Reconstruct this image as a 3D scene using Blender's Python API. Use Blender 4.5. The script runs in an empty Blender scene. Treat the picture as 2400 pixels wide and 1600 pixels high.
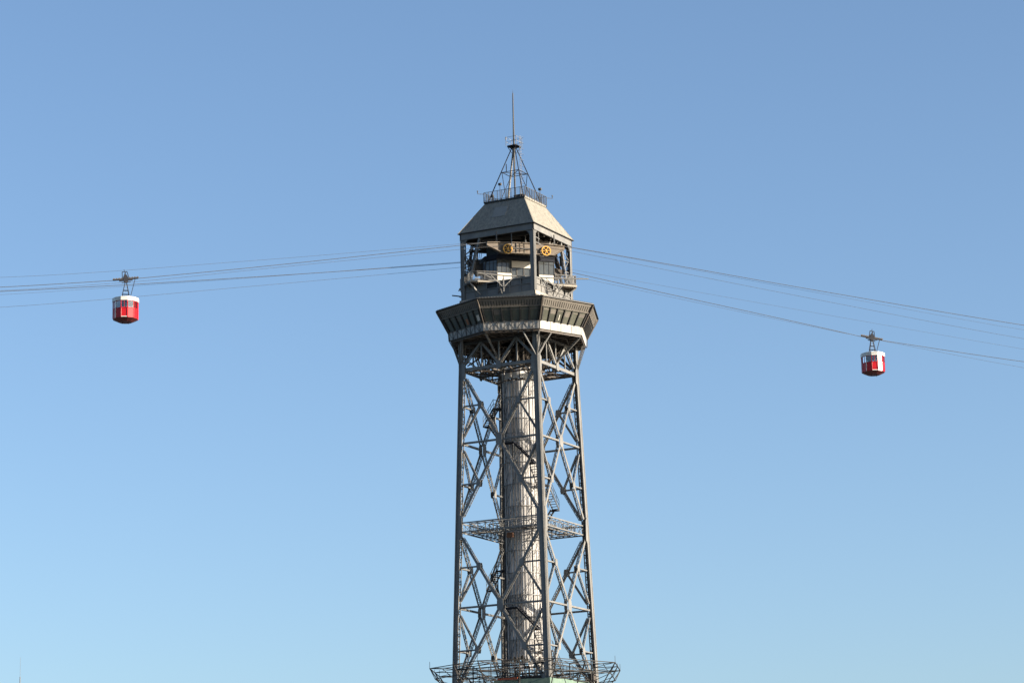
import bpy, math, random
from mathutils import Vector as V, Matrix as M
random.seed(7)
R = math.radians
sc = bpy.context.scene
col = sc.collection

# ------------------------------------------------------------------ camera
SUN_AZ, SUN_EL = -18.5, 15.5          # azimuth counter-clockwise from +X, camera looks along +Y
cam = bpy.data.cameras.new('camera')
cam.sensor_fit = 'HORIZONTAL'; cam.sensor_width = 36; cam.lens = 36 * 6674.379 / 2400
cam.clip_start = 1; cam.clip_end = 60000
camo = bpy.data.objects.new('camera', cam); col.objects.link(camo)
_p, _r = R(12.786), R(1.278)
_rt = V((1, 0, 0)); _up = V((0, -math.sin(_p), math.cos(_p))); _fw = V((0, math.cos(_p), math.sin(_p)))
_cr = _rt * math.cos(_r) - _up * math.sin(_r); _cu = _rt * math.sin(_r) + _up * math.cos(_r)
camo.matrix_world = M(((_cr.x, _cu.x, -_fw.x, -.746), (_cr.y, _cu.y, -_fw.y, -323.557), (_cr.z, _cu.z, -_fw.z, 3.0), (0, 0, 0, 1)))
sc.camera = camo

# ------------------------------------------------------------------ sky and sun
w = bpy.data.worlds.new('World'); sc.world = w; w.use_nodes = True
nt = w.node_tree; nt.nodes.clear()
sky = nt.nodes.new('ShaderNodeTexSky'); sky.sky_type = 'NISHITA'; sky.sun_disc = False
sky.sun_elevation = R(SUN_EL); sky.sun_rotation = R(90 - SUN_AZ)
sky.altitude = 0; sky.air_density = 0.84; sky.dust_density = 1.5; sky.ozone_density = 2.5
bg = nt.nodes.new('ShaderNodeBackground'); bg.inputs[1].default_value = 0.066
wo = nt.nodes.new('ShaderNodeOutputWorld')
wb = nt.nodes.new('ShaderNodeMixRGB'); wb.blend_type = 'MULTIPLY'; wb.inputs[0].default_value = 1; wb.inputs[2].default_value = (1.0, 1.014, 1.015, 1)   # white balance
nt.links.new(sky.outputs[0], wb.inputs[1]); nt.links.new(wb.outputs[0], bg.inputs[0]); nt.links.new(bg.outputs[0], wo.inputs[0])
sl = bpy.data.lights.new('sun', 'SUN'); sl.energy = 4.8; sl.angle = R(.53); sl.color = (1, .87, .70)
so = bpy.data.objects.new('sun', sl); col.objects.link(so)
_sd = V((math.cos(R(SUN_AZ)) * math.cos(R(SUN_EL)), math.sin(R(SUN_AZ)) * math.cos(R(SUN_EL)), math.sin(R(SUN_EL))))
so.rotation_euler = _sd.to_track_quat('Z', 'Y').to_euler()
sc.view_settings.view_transform = 'Standard'; sc.view_settings.look = 'None'
sc.view_settings.exposure = 1.72; sc.view_settings.gamma = 1; sc.view_settings.use_curve_mapping = False

# ------------------------------------------------------------------ materials
def mat(name, c1, c2=None, rough=.6, metal=0, scale=1.5, stretch=1.0, rust=None, rust_amt=.5, rnd=.0, bump=0, spec=.5, coat=0, trans=0):
    """procedural paint: two tones mixed by noise, optional rust blotches, optional per-piece tint"""
    m = bpy.data.materials.new(name); m.use_nodes = True
    t = m.node_tree; N = t.nodes; L = t.links
    b = N['Principled BSDF']; b.inputs['Roughness'].default_value = rough; b.inputs['Metallic'].default_value = metal
    b.inputs['Specular IOR Level'].default_value = spec; b.inputs['Coat Weight'].default_value = coat
    tc = N.new('ShaderNodeTexCoord'); mp = N.new('ShaderNodeMapping'); mp.inputs['Scale'].default_value = (1, 1, stretch)
    L.new(tc.outputs['Object'], mp.inputs[0])
    n = N.new('ShaderNodeTexNoise'); n.inputs['Scale'].default_value = scale; n.inputs['Detail'].default_value = 6; n.inputs['Roughness'].default_value = .65
    L.new(mp.outputs[0], n.inputs['Vector'])
    r = N.new('ShaderNodeValToRGB'); r.color_ramp.elements[0].position = .35; r.color_ramp.elements[1].position = .68
    r.color_ramp.elements[0].color = (*c1, 1); r.color_ramp.elements[1].color = (*(c2 or c1), 1)
    L.new(n.outputs[0], r.inputs[0]); out = r.outputs[0]
    if rust:
        n2 = N.new('ShaderNodeTexNoise'); n2.inputs['Scale'].default_value = scale * 1.9; n2.inputs['Detail'].default_value = 8; n2.inputs['Roughness'].default_value = .7
        L.new(mp.outputs[0], n2.inputs['Vector'])
        r2 = N.new('ShaderNodeValToRGB'); r2.color_ramp.elements[0].position = .56; r2.color_ramp.elements[1].position = .72
        r2.color_ramp.elements[0].color = (0, 0, 0, 1); r2.color_ramp.elements[1].color = (rust_amt,) * 3 + (1,)
        L.new(n2.outputs[0], r2.inputs[0])
        mx = N.new('ShaderNodeMixRGB'); L.new(r2.outputs[0], mx.inputs[0]); L.new(out, mx.inputs[1]); mx.inputs[2].default_value = (*rust, 1)
        out = mx.outputs[0]
    if rnd:
        oi = N.new('ShaderNodeObjectInfo'); mr = N.new('ShaderNodeMapRange'); mr.inputs[3].default_value = 1 - rnd; mr.inputs[4].default_value = 1 + rnd
        L.new(oi.outputs['Random'], mr.inputs[0])
        hs = N.new('ShaderNodeHueSaturation'); L.new(mr.outputs[0], hs.inputs['Value']); L.new(out, hs.inputs['Color']); out = hs.outputs[0]
    L.new(out, b.inputs['Base Color'])
    if trans:      # thin translucent sheet
        tl = N.new('ShaderNodeBsdfTranslucent'); L.new(out, tl.inputs[0]); ms = N.new('ShaderNodeMixShader'); ms.inputs[0].default_value = trans
        L.new(b.outputs[0], ms.inputs[1]); L.new(tl.outputs[0], ms.inputs[2]); L.new(ms.outputs[0], N['Material Output'].inputs[0])
    if bump:
        bp = N.new('ShaderNodeBump'); bp.inputs['Strength'].default_value = bump; bp.inputs['Distance'].default_value = .05
        L.new(n.outputs[0], bp.inputs['Height']); L.new(bp.outputs[0], b.inputs['Normal'])
    return m

def glass(name, tint, alpha, rough=.05):
    m = bpy.data.materials.new(name); m.use_nodes = True
    N = m.node_tree.nodes; L = m.node_tree.links; N.clear()
    o = N.new('ShaderNodeOutputMaterial'); t = N.new('ShaderNodeBsdfTransparent'); t.inputs[0].default_value = (*tint, 1)
    g = N.new('ShaderNodeBsdfGlossy'); g.inputs['Roughness'].default_value = rough
    f = N.new('ShaderNodeFresnel'); f.inputs[0].default_value = 1.5
    a = N.new('ShaderNodeMath'); a.operation = 'ADD'; a.inputs[1].default_value = alpha; a.use_clamp = True
    x = N.new('ShaderNodeMixShader'); L.new(f.outputs[0], a.inputs[0]); L.new(a.outputs[0], x.inputs[0])
    L.new(t.outputs[0], x.inputs[1]); L.new(g.outputs[0], x.inputs[2]); L.new(x.outputs[0], o.inputs[0])
    return m

STEEL = mat('grey_steel_paint', (.098, .099, .099), (.152, .148, .138), .58, scale=.9, stretch=.5, rust=(.07, .045, .028), rust_amt=.65)
STEELD = mat('dark_steel_paint', (.038, .04, .043), (.065, .064, .061), .65, scale=1.2, rust=(.05, .032, .022), rust_amt=.6, spec=.3)
LACE = mat('weathered_lacing', (.045, .044, .042), (.08, .076, .07), .65, scale=3, rust=(.06, .035, .022), rust_amt=.6, spec=.3)
BROWN = mat('dark_brown_steel', (.03, .024, .02), (.055, .043, .033), .7, scale=1.5, rust=(.08, .04, .02), rust_amt=.5)
SOFFIT = mat('brown_soffit_boards', (.07, .055, .042), (.11, .088, .065), .8, scale=2, rust=(.10, .05, .025), rust_amt=.5, rnd=.12)
WHITE = mat('white_band_paint', (.23, .225, .215), (.30, .295, .28), .7, scale=2.2, stretch=.5, rust=(.15, .10, .065), rust_amt=.7, rnd=.07, spec=.2)
CREAM = mat('cream_parapet_paint', (.42, .39, .34), (.50, .47, .41), .6, scale=1)
PODGREY = mat('pod_grey_brown_paint', (.075, .068, .058), (.11, .098, .083), .6, scale=2, rnd=.09)
PODGLASS = mat('opaque_olive_glass', (.05, .052, .042), (.085, .087, .07), .14, scale=.6, rnd=.12)  # opaque olive tone in place of clear glass
HALLGLASS = mat('grey_hall_glass', (.035, .042, .046), (.065, .07, .07), .08, scale=.7, rnd=.2)
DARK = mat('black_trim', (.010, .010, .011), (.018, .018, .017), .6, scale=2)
ROOFM = mat('weathered_roof_sheet', (.12, .116, .098), (.215, .20, .168), .8, scale=4.0, stretch=.16, rust=(.085, .083, .07), rust_amt=.8, rnd=.05, bump=.35)
CLAD = mat('dirty_shaft_cladding', (.42, .41, .40), (.70, .695, .70), .7, scale=1.7, stretch=.22, rust=(.27, .205, .14), rust_amt=.75, rnd=.18, bump=.3, trans=.4)
CONC = mat('pale_concrete', (.21, .19, .16), (.29, .265, .22), .8, scale=1.5, rust=(.18, .12, .075), rust_amt=.3)
WALLP = mat('grey_wall_panel', (.09, .09, .088), (.135, .13, .123), .6, scale=1.2, rnd=.12)
SADDLE = mat('tan_saddle_steel', (.085, .067, .05), (.135, .106, .078), .65, scale=1.4, rust=(.10, .045, .02), rust_amt=.8)
YELLOW = mat('yellow_wheel_paint', (.42, .20, .012), (.52, .27, .025), .55, scale=4, rust=(.16, .07, .018), rust_amt=.5)
RUST = mat('rusty_plate', (.13, .055, .028), (.21, .10, .055), .8, scale=3)
CABLEM = mat('grey_steel_wire', (.07, .075, .085), (.10, .105, .115), .5, metal=.4, scale=3)
RED = mat('red_cabin_paint', (.33, .008, .012), (.40, .012, .018), .24, scale=2, spec=.22)
REDD = mat('dark_red_underside', (.06, .005, .006), (.09, .007, .008), .6, scale=2)
CABW = mat('white_cabin_paint', (.46, .45, .42), (.54, .53, .50), .4, scale=2)
GALV = mat('old_gallery_steel', (.018, .018, .02), (.04, .038, .035), .75, scale=2, rust=(.04, .022, .014), rust_amt=.6, spec=.2)
NAVY = mat('black_blue_steel', (.010, .012, .018), (.018, .02, .028), .75, scale=3, rust=(.05, .03, .018), rust_amt=.6, spec=.15)
RAILM = mat('galvanised_rail', (.14, .14, .14), (.20, .20, .195), .5, scale=3)
BLUEP = mat('blue_grey_panel', (.08, .10, .14), (.11, .135, .18), .5, scale=1)
NETM = mat('faded_green_netting', (.07, .125, .10), (.13, .185, .15), .9, scale=1.2, stretch=.3, rnd=.08)
ORANGE = mat('orange_red_paint', (.50, .09, .03), (.58, .13, .05), .6, scale=2)
CLEAR = glass('cabin_glass', (.72, .78, .80), .06)
QUAY = mat('quay_concrete', (.10, .098, .09), (.16, .155, .14), .9, scale=.05, bump=.3)
SEA = mat('harbour_water', (.012, .03, .04), (.02, .045, .055), .12, scale=.3, bump=.6)

# ------------------------------------------------------------------ mesh helpers
class MB:
    def __init__(s): s.v = []; s.f = []
    def poly_prism(s, pts, off):
        """pts: ring of points, off: extrusion vector"""
        n = len(pts); b = len(s.v)
        s.v += [tuple(p) for p in pts] + [tuple(V(p) + V(off)) for p in pts]
        s.f.append(tuple(b + i for i in range(n))[::-1]); s.f.append(tuple(b + n + i for i in range(n)))
        for i in range(n): j = (i + 1) % n; s.f.append((b + i, b + j, b + n + j, b + n + i))
        return s
    def box(s, lo, hi):
        x0, y0, z0 = lo; x1, y1, z1 = hi
        return s.poly_prism([(x0, y0, z0), (x1, y0, z0), (x1, y1, z0), (x0, y1, z0)], (0, 0, z1 - z0))
    def bar(s, p, q, w, t, out=(0, 0, 1)):
        """straight bar, t thick along `out`, w wide across"""
        p = V(p); q = V(q); u = (q - p)
        if u.length < 1e-6: return s
        u.normalize(); o = V(out) - u * V(out).dot(u)
        if o.length < 1e-4: o = V((1, 0, 0)) - u * u.x
        if o.length < 1e-4: o = V((0, 1, 0)) - u * u.y
        o.normalize(); k = u.cross(o) * (w / 2); o = o * (t / 2)
        return s.poly_prism([p - k - o, p + k - o, p + k + o, p - k + o], q - p)
    def tube(s, p, q, r, n=6, r2=None):
        p = V(p); q = V(q); u = (q - p).normalized(); a = V((0, 0, 1)) if abs(u.z) < .9 else V((1, 0, 0))
        e = u.cross(a).normalized(); g = u.cross(e); b = len(s.v); r2 = r if r2 is None else r2
        for c, rr in ((p, r), (q, r2)):
            for i in range(n):
                t = 2 * math.pi * i / n; s.v.append(tuple(c + (e * math.cos(t) + g * math.sin(t)) * rr))
        for i in range(n): j = (i + 1) % n; s.f.append((b + i, b + j, b + n + j, b + n + i))
        s.f.append(tuple(b + i for i in range(n))[::-1]); s.f.append(tuple(b + n + i for i in range(n)))
        return s
    def path(s, pts, r, n=6):
        b = len(s.v); P = [V(p) for p in pts]
        for i, p in enumerate(P):
            u = (P[min(i + 1, len(P) - 1)] - P[max(i - 1, 0)]).normalized(); a = V((0, 0, 1)) if abs(u.z) < .9 else V((1, 0, 0))
            e = u.cross(a).normalized(); g = u.cross(e)
            for k in range(n):
                t = 2 * math.pi * k / n; s.v.append(tuple(p + (e * math.cos(t) + g * math.sin(t)) * r))
        for i in range(len(P) - 1):
            for k in range(n):
                j = (k + 1) % n; o = b + i * n; s.f.append((o + k, o + j, o + n + j, o + n + k))
        return s
    def disc(s, c, ax, r, t, n=24, r_in=0):
        """disc or ring centred c, axis ax, thickness t"""
        c = V(c); ax = V(ax).normalized(); a = V((0, 0, 1)) if abs(ax.z) < .9 else V((1, 0, 0)); e = ax.cross(a).normalized(); g = ax.cross(e)
        ring = lambda rr, o: [tuple(c + ax * o + (e * math.cos(2 * math.pi * i / n) + g * math.sin(2 * math.pi * i / n)) * rr) for i in range(n)]
        if not r_in: return s.poly_prism(ring(r, -t / 2), ax * t)
        b = len(s.v)
        for rr, o in ((r, -t / 2), (r, t / 2), (r_in, t / 2), (r_in, -t / 2)): s.v += ring(rr, o)
        for k in range(4):
            for i in range(n):
                j = (i + 1) % n; k2 = (k + 1) % 4
                s.f.append((b + k * n + i, b + k * n + j, b + k2 * n + j, b + k2 * n + i))
        return s
    def mesh(s, name, m):
        me = bpy.data.meshes.new(name); me.from_pydata(s.v, [], s.f); me.materials.append(m); me.validate(); me.update(); return me
    def obj(s, name, m, parent=None, label=None, stuff=False):
        o = bpy.data.objects.new(name, s.mesh(name, m)); col.objects.link(o); o.parent = parent
        if label: o['label'] = label
        if stuff: o['kind'] = 'stuff'
        return o

def tag(o, label=None, cat=None, group=None, kind=None):
    if label: o['label'] = label
    if cat: o['category'] = cat
    if group: o['group'] = group
    if kind: o['kind'] = kind
    return o
def empty(name, loc, rz=0):
    o = bpy.data.objects.new(name, None); o.location = loc; o.rotation_euler = (0, 0, rz); col.objects.link(o); o.empty_display_size = .5; return o
KIDS = {}
def copy_tree(o, parent, rz=None, loc=None):
    c = o.copy(); col.objects.link(c); c.parent = parent
    if rz is not None: c.rotation_euler = (0, 0, rz)
    if loc is not None: c.location = loc
    for ch in list(o.children): copy_tree(ch, c)
    return c
def spin(objs, n, step):
    """repeat parts (and their sub-parts) round the tower axis"""
    res = []
    for k in range(1, n):
        for o in objs: res.append(copy_tree(o, o.parent, o.rotation_euler.z + step * k))
    return res

# ------------------------------------------------------------------ setting
g = MB(); g.box((-9000, -9000, -.9), (9000, 9000, -.5)).obj('sea', SEA)['kind'] = 'structure'
g = MB(); g.box((-160, -60, -3), (170, 140, 0)).obj('quay', QUAY)['kind'] = 'structure'

# ================================================================== THE TOWER
TH = -28.036
tower = empty('cable_car_tower', (0, 0, 0), R(TH))
tag(tower, 'tall grey steel lattice tower with hipped roof and a glazed octagonal pod', 'tower')
def half(z): return max(5.713 - .02807 * (z - 40), 4.787)
C8 = lambda k, r, z: V((r * math.cos(-math.pi / 4 + k * math.pi / 4), r * math.sin(-math.pi / 4 + k * math.pi / 4), z))
S2 = math.sqrt(.5)
AD = lambda a, d, z: V(((a + d) * S2, (a - d) * S2, z))       # a along the ropeway, d towards the near corner
def fp(x, z, off=0): return V((x, -(half(z) + off), z))       # point on the front-left face

def zig(mb, p, q, e1, e2, pitch, w, out):
    """zigzag lacing between line p+e1..q+e1 and p+e2..q+e2"""
    n = max(2, int((q - p).length / pitch))
    for i in range(n):
        a = p.lerp(q, i / n) + (e1 if i % 2 == 0 else e2); b = p.lerp(q, (i + 1) / n) + (e2 if i % 2 == 0 else e1)
        mb.bar(a, b, w, .02, out)
def member(name, p, q, out, wd, dp, parent=None, m=None, pitch=1.0):
    """riveted lattice member: solid outer plate, two inner angles, lacing as a sub-part"""
    p = V(p); q = V(q); u = (q - p).normalized(); o = (V(out) - u * V(out).dot(u)).normalized(); s = u.cross(o)
    mb = MB(); mb.bar(p + o * dp / 2, q + o * dp / 2, wd, .04, o)
    for sg in (-1, 1):
        mb.bar(p + o * (dp / 2 + .02) + s * sg * (wd / 2 - .035), q + o * (dp / 2 + .02) + s * sg * (wd / 2 - .035), .05, .012, o)
        mb.bar(p - o * dp / 2 + s * sg * (wd / 2 - .03), q - o * dp / 2 + s * sg * (wd / 2 - .03), .07, .07, o)
    b = mb.obj(name, m or STEEL, parent or tower)
    lc = MB()
    zig(lc, p, q, -o * dp / 2 + s * wd * .42, -o * dp / 2 - s * wd * .42, wd * pitch, .04, o)
    for sg in (-1, 1): zig(lc, p, q, -o * dp * .42 + s * sg * wd * .44, o * dp * .45 + s * sg * wd * .44, dp * pitch, .035, s)
    lc.obj('lacing', LACE, b, stuff=True)
    return b

# ---- four legs
def leg(parent):
    mb = MB(); LW = .62
    sections = [(0, 36.5), (36.5, 54.3), (54.3, 72.8), (72.8, 80.4), (80.4, 88.1)]
    for z0, z1 in sections:
        c0 = V((half(z0) + .05, -half(z0) - .05, z0)); c1 = V((half(z1) + .05, -half(z1) - .05, z1)); h = LW / 2
        if z0 > 80: c0 = V((4.585, -4.585, z0)); c1 = V((4.585, -4.585, z1))
        W_ = LW if z0 < 80 else .5
        h = W_ / 2
        mb.bar(c0 + V((0, -h + .025, 0)), c1 + V((0, -h + .025, 0)), W_, .05, (0, 1, 0))
        mb.bar(c0 + V((h - .025, .052, 0)), c1 + V((h - .025, .052, 0)), W_ - .105, .05, (1, 0, 0))
        for dx in (-h + .05, h - .06): mb.bar(c0 + V((dx, -h - .005, 0)), c1 + V((dx, -h - .005, 0)), .09, .02, (0, 1, 0))
        for dy in (h - .05, -h + .09, -.02): mb.bar(c0 + V((h + .02, dy, 0)), c1 + V((h + .02, dy, 0)), .07, .04, (1, 0, 0))
        mb.bar(c0 + V((-h + .05, h - .05, 0)), c1 + V((-h + .05, h - .05, 0)), .1, .1, (1, 0, 0))
        mb.bar(c0 + V((-h + .06, -h + .12, 0)), c1 + V((-h + .06, -h + .12, 0)), .09, .09, (1, 0, 0))
        mb.bar(c0 + V((h - .12, h - .06, 0)), c1 + V((h - .12, h - .06, 0)), .09, .09, (1, 0, 0))
    b = mb.obj('leg', STEEL, parent)
    sm = MB()
    for z0, z1 in sections:
        c0 = V((half(z0) + .05, -half(z0) - .05, z0)); c1 = V((half(z1) + .05, -half(z1) - .05, z1)); h = LW / 2
        if z0 > 80: c0 = V((4.585, -4.585, z0)); c1 = V((4.585, -4.585, z1)); h = .25
        for dy in (-.10, h - .012): sm.bar(c0 + V((h + .012, dy, 0)), c1 + V((h + .012, dy, 0)), .035, .03, (1, 0, 0))
        for dx in (.10,): sm.bar(c0 + V((dx, -h - .004, 0)), c1 + V((dx, -h - .004, 0)), .035, .02, (0, 1, 0))
    sm.obj('leg_seam', DARK, b)
    lc = MB()
    for z0, z1 in sections[1:]:
        c0 = V((half(z0) + .05, -half(z0) - .05, z0)); c1 = V((half(z1) + .05, -half(z1) - .05, z1)); h = LW / 2
        if z0 > 80: c0 = V((4.585, -4.585, z0)); c1 = V((4.585, -4.585, z1)); h = .25
        zig(lc, c0, c1, V((-h + .03, -h + .1, 0)), V((-h + .03, h - .05, 0)), .42, .06, (1, 0, 0))
        zig(lc, c0, c1, V((-h + .05, h - .03, 0)), V((h - .1, h - .03, 0)), .42, .06, (0, 1, 0))
    lc.obj('lacing', LACE, b, stuff=True)
    # widened node plates where braces meet the leg
    for z, hh in ((72.4, 1.0), (54.3, 1.5), (35.6, 1.4)):
        c = half(z) + .05; hh2 = hh
        pl = MB()
        for ax in (0, 1):
            for o_ in (LW / 2 + .045,):
                pts = [(-.30, -hh2), (-.56, -hh2 * .75), (-.56, hh2 * .75), (-.30, hh2), (-.1, hh2), (-.1, -hh2)]
                if ax == 0: pl.poly_prism([V((c + a, -(c + o_), z + b_)) for a, b_ in pts], (0, .03, 0))
                else: pl.poly_prism([V((c + o_, -(c + a), z + b_)) for a, b_ in pts], (-.03, 0, 0))
        pl.obj('gusset_plate', STEEL, b)
    return b
spin([leg(tower)], 4, math.pi / 2)

# ---- one face of bracing, then turned to the other three
face = []
def gusset(x, z, wd=.8, ht=1.45, off=.25):
    mb = MB()
    pts = [(-wd * .5, -ht * .28), (-wd * .28, -ht * .5), (wd * .28, -ht * .5), (wd * .5, -ht * .28), (wd * .5, ht * .28), (wd * .28, ht * .5), (-wd * .28, ht * .5), (-wd * .5, ht * .28)]
    for o_ in (off, -off - .03): mb.poly_prism([fp(x + a, z + b_, o_) for a, b_ in pts], (0, -.03, 0))
    return mb.obj('gusset_plate', STEEL, tower)
for zt, zc, zb in ((71.6, 64.05, 55.6), (53.1, 45.08, 36.5), (34.3, 26, 17), (15, 8, .5)):
    xe = lambda z: half(z) - .45
    for sx in (-1, 1):
        top = fp(sx * xe(zt), zt); cu = fp(sx * .25, zc + .55); cd = fp(sx * .25, zc - .55); bt = fp(sx * xe(zb), zb)
        face.append(member('diagonal_brace', top, cu, (0, -1, 0), .31, .36))
        face.append(member('diagonal_brace', cd, bt, (0, -1, 0), .31, .36))
        face.append(member('horizontal_strut', fp(sx * .42, zc), fp(sx * (half(zc) - .28), zc), (0, -1, 0), .19, .24))
        if zc > 40:
            t = .46; mu = top.lerp(cu, t); face.append(member('horizontal_strut', mu, fp(sx * (half(mu.z) - .28), mu.z), (0, -1, 0), .15, .20))
            face.append(member('short_brace', mu, fp(sx * (half(zc) - .35), zc + .75), (0, -1, 0), .18, .24))
            t = .54; ml = cd.lerp(bt, t); face.append(member('horizontal_strut', ml, fp(sx * (half(ml.z) - .28), ml.z), (0, -1, 0), .15, .20))
            face.append(member('short_brace', ml, fp(sx * (half(zc) - .35), zc - .85), (0, -1, 0), .18, .24))
            for mm in (mu, ml):
                gp = MB()
                for o_ in (.23, -.24): gp.poly_prism([mm + V((a, -o_, b_)) for a, b_ in ((-.22, -.4), (.22, -.4), (.3, 0), (.22, .4), (-.22, .4), (-.3, 0))], (0, -.02, 0))
                face.append(gp.obj('node_plate', STEEL, tower))
    face.append(gusset(0, zc))
# beam under the pod and the W truss above it
face.append(member('top_beam', fp(-4.45, 72.67), fp(4.45, 72.67), (0, -1, 0), .36, .42))
mid = gusset(0, 72.75, .7, .9, .27); face.append(mid)
for sx in (-1, 1):
    face.append(member('truss_strut', fp(sx * 4.45, 73.4), fp(sx * 2.3, 75.7), (0, -1, 0), .26, .3))
    face.append(member('truss_strut', fp(sx * 2.3, 75.7), fp(sx * .15, 73.1), (0, -1, 0), .26, .3))
    face.append(MB().bar(fp(sx * 2.3, 72.8), fp(sx * 2.3, 75.8), .14, .14, (0, 1, 0)).obj('truss_post', STEEL, tower))
face.append(MB().bar(fp(0, 73), fp(0, 75.8), .16, .16, (0, 1, 0)).obj('truss_post', STEEL, tower))
face.append(MB().bar(fp(-4.6, 75.75), fp(4.6, 75.75), .3, .3, (0, 1, 0)).obj('floor_girder', STEELD, tower))
# ring truss at mid height: outer and inner truss of chords, posts, crossed rods
def truss(x0, x1, y, zb, zt, n, th=.10, name='ring_truss_chord'):
    a = MB()
    for z in (zb, zt): a.bar((x0, -y, z), (x1, -y, z), th * 1.3, th, (0, 1, 0))
    face.append(a.obj(name, STEEL, tower))
    b = MB()
    for i in range(n + 1):
        x = x0 + (x1 - x0) * i / n; b.bar((x, -y, zb), (x, -y, zt), .05, .05, (0, 1, 0))
        if i < n:
            x2 = x0 + (x1 - x0) * (i + 1) / n
            if i % 2: b.bar((x, -y, zb), (x2, -y, zt), .04, .04, (0, 1, 0))
            else: b.bar((x, -y, zt), (x2, -y, zb), .04, .04, (0, 1, 0))
    o = b.obj('ring_truss_web', STEELD if y < 5 else STEEL, tower); face.append(o)  # inner webs in darker steel, their shade put into the colour
truss(-5.0, 5.0, 5.32, 53.78, 54.83, 10)
truss(-4.4, 4.4, 4.35, 53.80, 54.80, 9, .07)
truss(-2.9, 2.9, 2.75, 53.80, 54.85, 6, .08)
b = MB()
for i in range(11):
    x = -4.4 + .88 * i
    b.bar((x, -5.3, 53.83), (max(-2.8, min(2.8, x)), -2.75, 53.83), .07, .07, (0, 0, 1))
    if i < 10: b.bar((x, -5.3, 54.79), (x + .88, -4.35, 54.79), .05, .05, (0, 0, 1))
face.append(b.obj('plan_bracing', STEELD, tower))  # darker steel here too, shade inside the ring as colour
b = MB()
for x in (-3.5, -1.2, 1.2, 3.5): b.bar((x, -4.82, 72.5), (x * .5, -2.4, 72.5), .12, .16, (0, 0, 1))
for x in (-4.3, 4.3): b.bar((x, -4.5, 72.52), (0, -2.6, 72.52), .14, .16, (0, 0, 1))
for x in (-1, 1):
    b.bar((x * 4.4, -4.4, 73.2), (x * 1.6, -2.2, 75.6), .12, .12, (0, 1, 0)); b.bar((x * 2.3, -4.7, 75.6), (x * 1.2, -2.3, 73), .1, .1, (0, 1, 0))
    b.bar((x * 1.0, -2.3, 72.4), (x * 3.2, -2.3, 75.7), .08, .08, (0, 1, 0)); b.bar((x * 3.2, -2.3, 72.4), (x * 1.0, -2.3, 75.7), .08, .08, (0, 1, 0))
    b.bar((x * 3.2, -2.3, 72.4), (x * 3.2, -2.3, 75.7), .12, .12, (0, 1, 0))
b.bar((-3.4, -2.3, 72.4), (3.4, -2.3, 72.4), .14, .14, (0, 0, 1))
face.append(b.obj('inner_frame', BROWN, tower))  # dark brown stands in for the shade below the pod
# cantilever brackets carrying the pod, at the leg corner of this face
for vx, vy in ((1, -1),):
    for k, off in ((0, 0), (-1, .30), (1, .30)):
        tgt = C8(0, 8.05, 75.9).lerp(C8(k, 8.05, 75.9), off)
        face.append(member('pod_bracket', V((5.0, -5.0, 73.1)), tgt, (0, 0, -1) if k == 0 else (vx, vy, 0), .12, .16, m=STEELD if k == 0 else None))  # corner bracket takes darker steel, shade under the pod put into its colour
    face.append(MB().bar((4.9, -4.9, 75.8), C8(0, 8.1, 75.8), .2, .25, (0, 0, 1)).obj('pod_floor_beam', STEELD, tower))
# side brackets towards the middle vertex of the face
face.append(member('pod_bracket', fp(0, 73.2), C8(-1, 8.0, 75.85), (0, 0, -1), .14, .18))
spin(face, 4, math.pi / 2)

# ---- lift shaft
shaft = empty('lift_shaft', (0, 0, 0)); shaft.parent = tower
NS = 12; RS = 2.02
CS = lambda k, r, z: V((r * math.cos(2 * math.pi * k / NS), r * math.sin(2 * math.pi * k / NS), z))
panel_cache = {}
def clad(z0, z1, k, jag=0):
    a = CS(k + .03, RS, 0); b = CS(k + .97, RS, 0); mb = MB(); n = 4
    key = (round(z1 - z0, 2), jag)
    nrm = (a + b).normalized()
    def prof(i):   # corrugated sheet
        p = a.lerp(b, i / n); return p + nrm * (.05 if i % 2 else 0)
    front = [prof(i) for i in range(n + 1)]; base = len(mb.v)
    for p in front:
        zz = z0 + (random.uniform(0, .9) if jag else 0)
        mb.v += [(p.x, p.y, zz), (p.x, p.y, z1), tuple(V((p.x, p.y, zz)) - nrm * .03), tuple(V((p.x, p.y, z1)) - nrm * .03)]
    for i in range(n):
        o = base + 4 * i; mb.f += [(o, o + 4, o + 5, o + 1), (o + 2, o + 3, o + 7, o + 6), (o + 1, o + 5, o + 7, o + 3), (o, o + 2, o + 6, o + 4)]
    mb.f += [(base, base + 1, base + 3, base + 2), (base + 4 * n, base + 4 * n + 2, base + 4 * n + 3, base + 4 * n + 1)]
    return mb
# separate sheets of cladding (alike sheets share a mesh)
first = None
zz = 38.9; lvl = 0
while zz < 71.2:
    top = min(zz + 2.55, 71.4)
    for k in range(NS):
        jag = (lvl == 0)
        if first is None or jag or abs(top - zz - 2.55) > .01:
            mb = clad(zz + .02, top - .02, k, jag); o = mb.obj('cladding_sheet', CLAD, shaft)
            if not jag and abs(top - zz - 2.55) < .01 and first is None: first = (o, zz, k)
        else:
            o = first[0].copy(); col.objects.link(o); o.parent = shaft; o.location = (0, 0, zz - first[1]); o.rotation_euler = (0, 0, 2 * math.pi * (k - first[2]) / NS)
    zz = top; lvl += 1
for z in [38.9 + 2.55 * i for i in range(13)] + [71.5, 73.1]:
    MB().disc((0, 0, z), (0, 0, 1), RS + .13, .06, 24, RS + .06).obj('hoop', RAILM if z < 71 else BROWN, shaft)
mb = MB()
for k in range(NS): mb.bar(CS(k, RS + .09, 0), CS(k, RS + .09, 75.5), .06, .06, CS(k, 1, 0))
mb.obj('shaft_post', LACE, shaft, stuff=True)
mb = MB()
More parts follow.
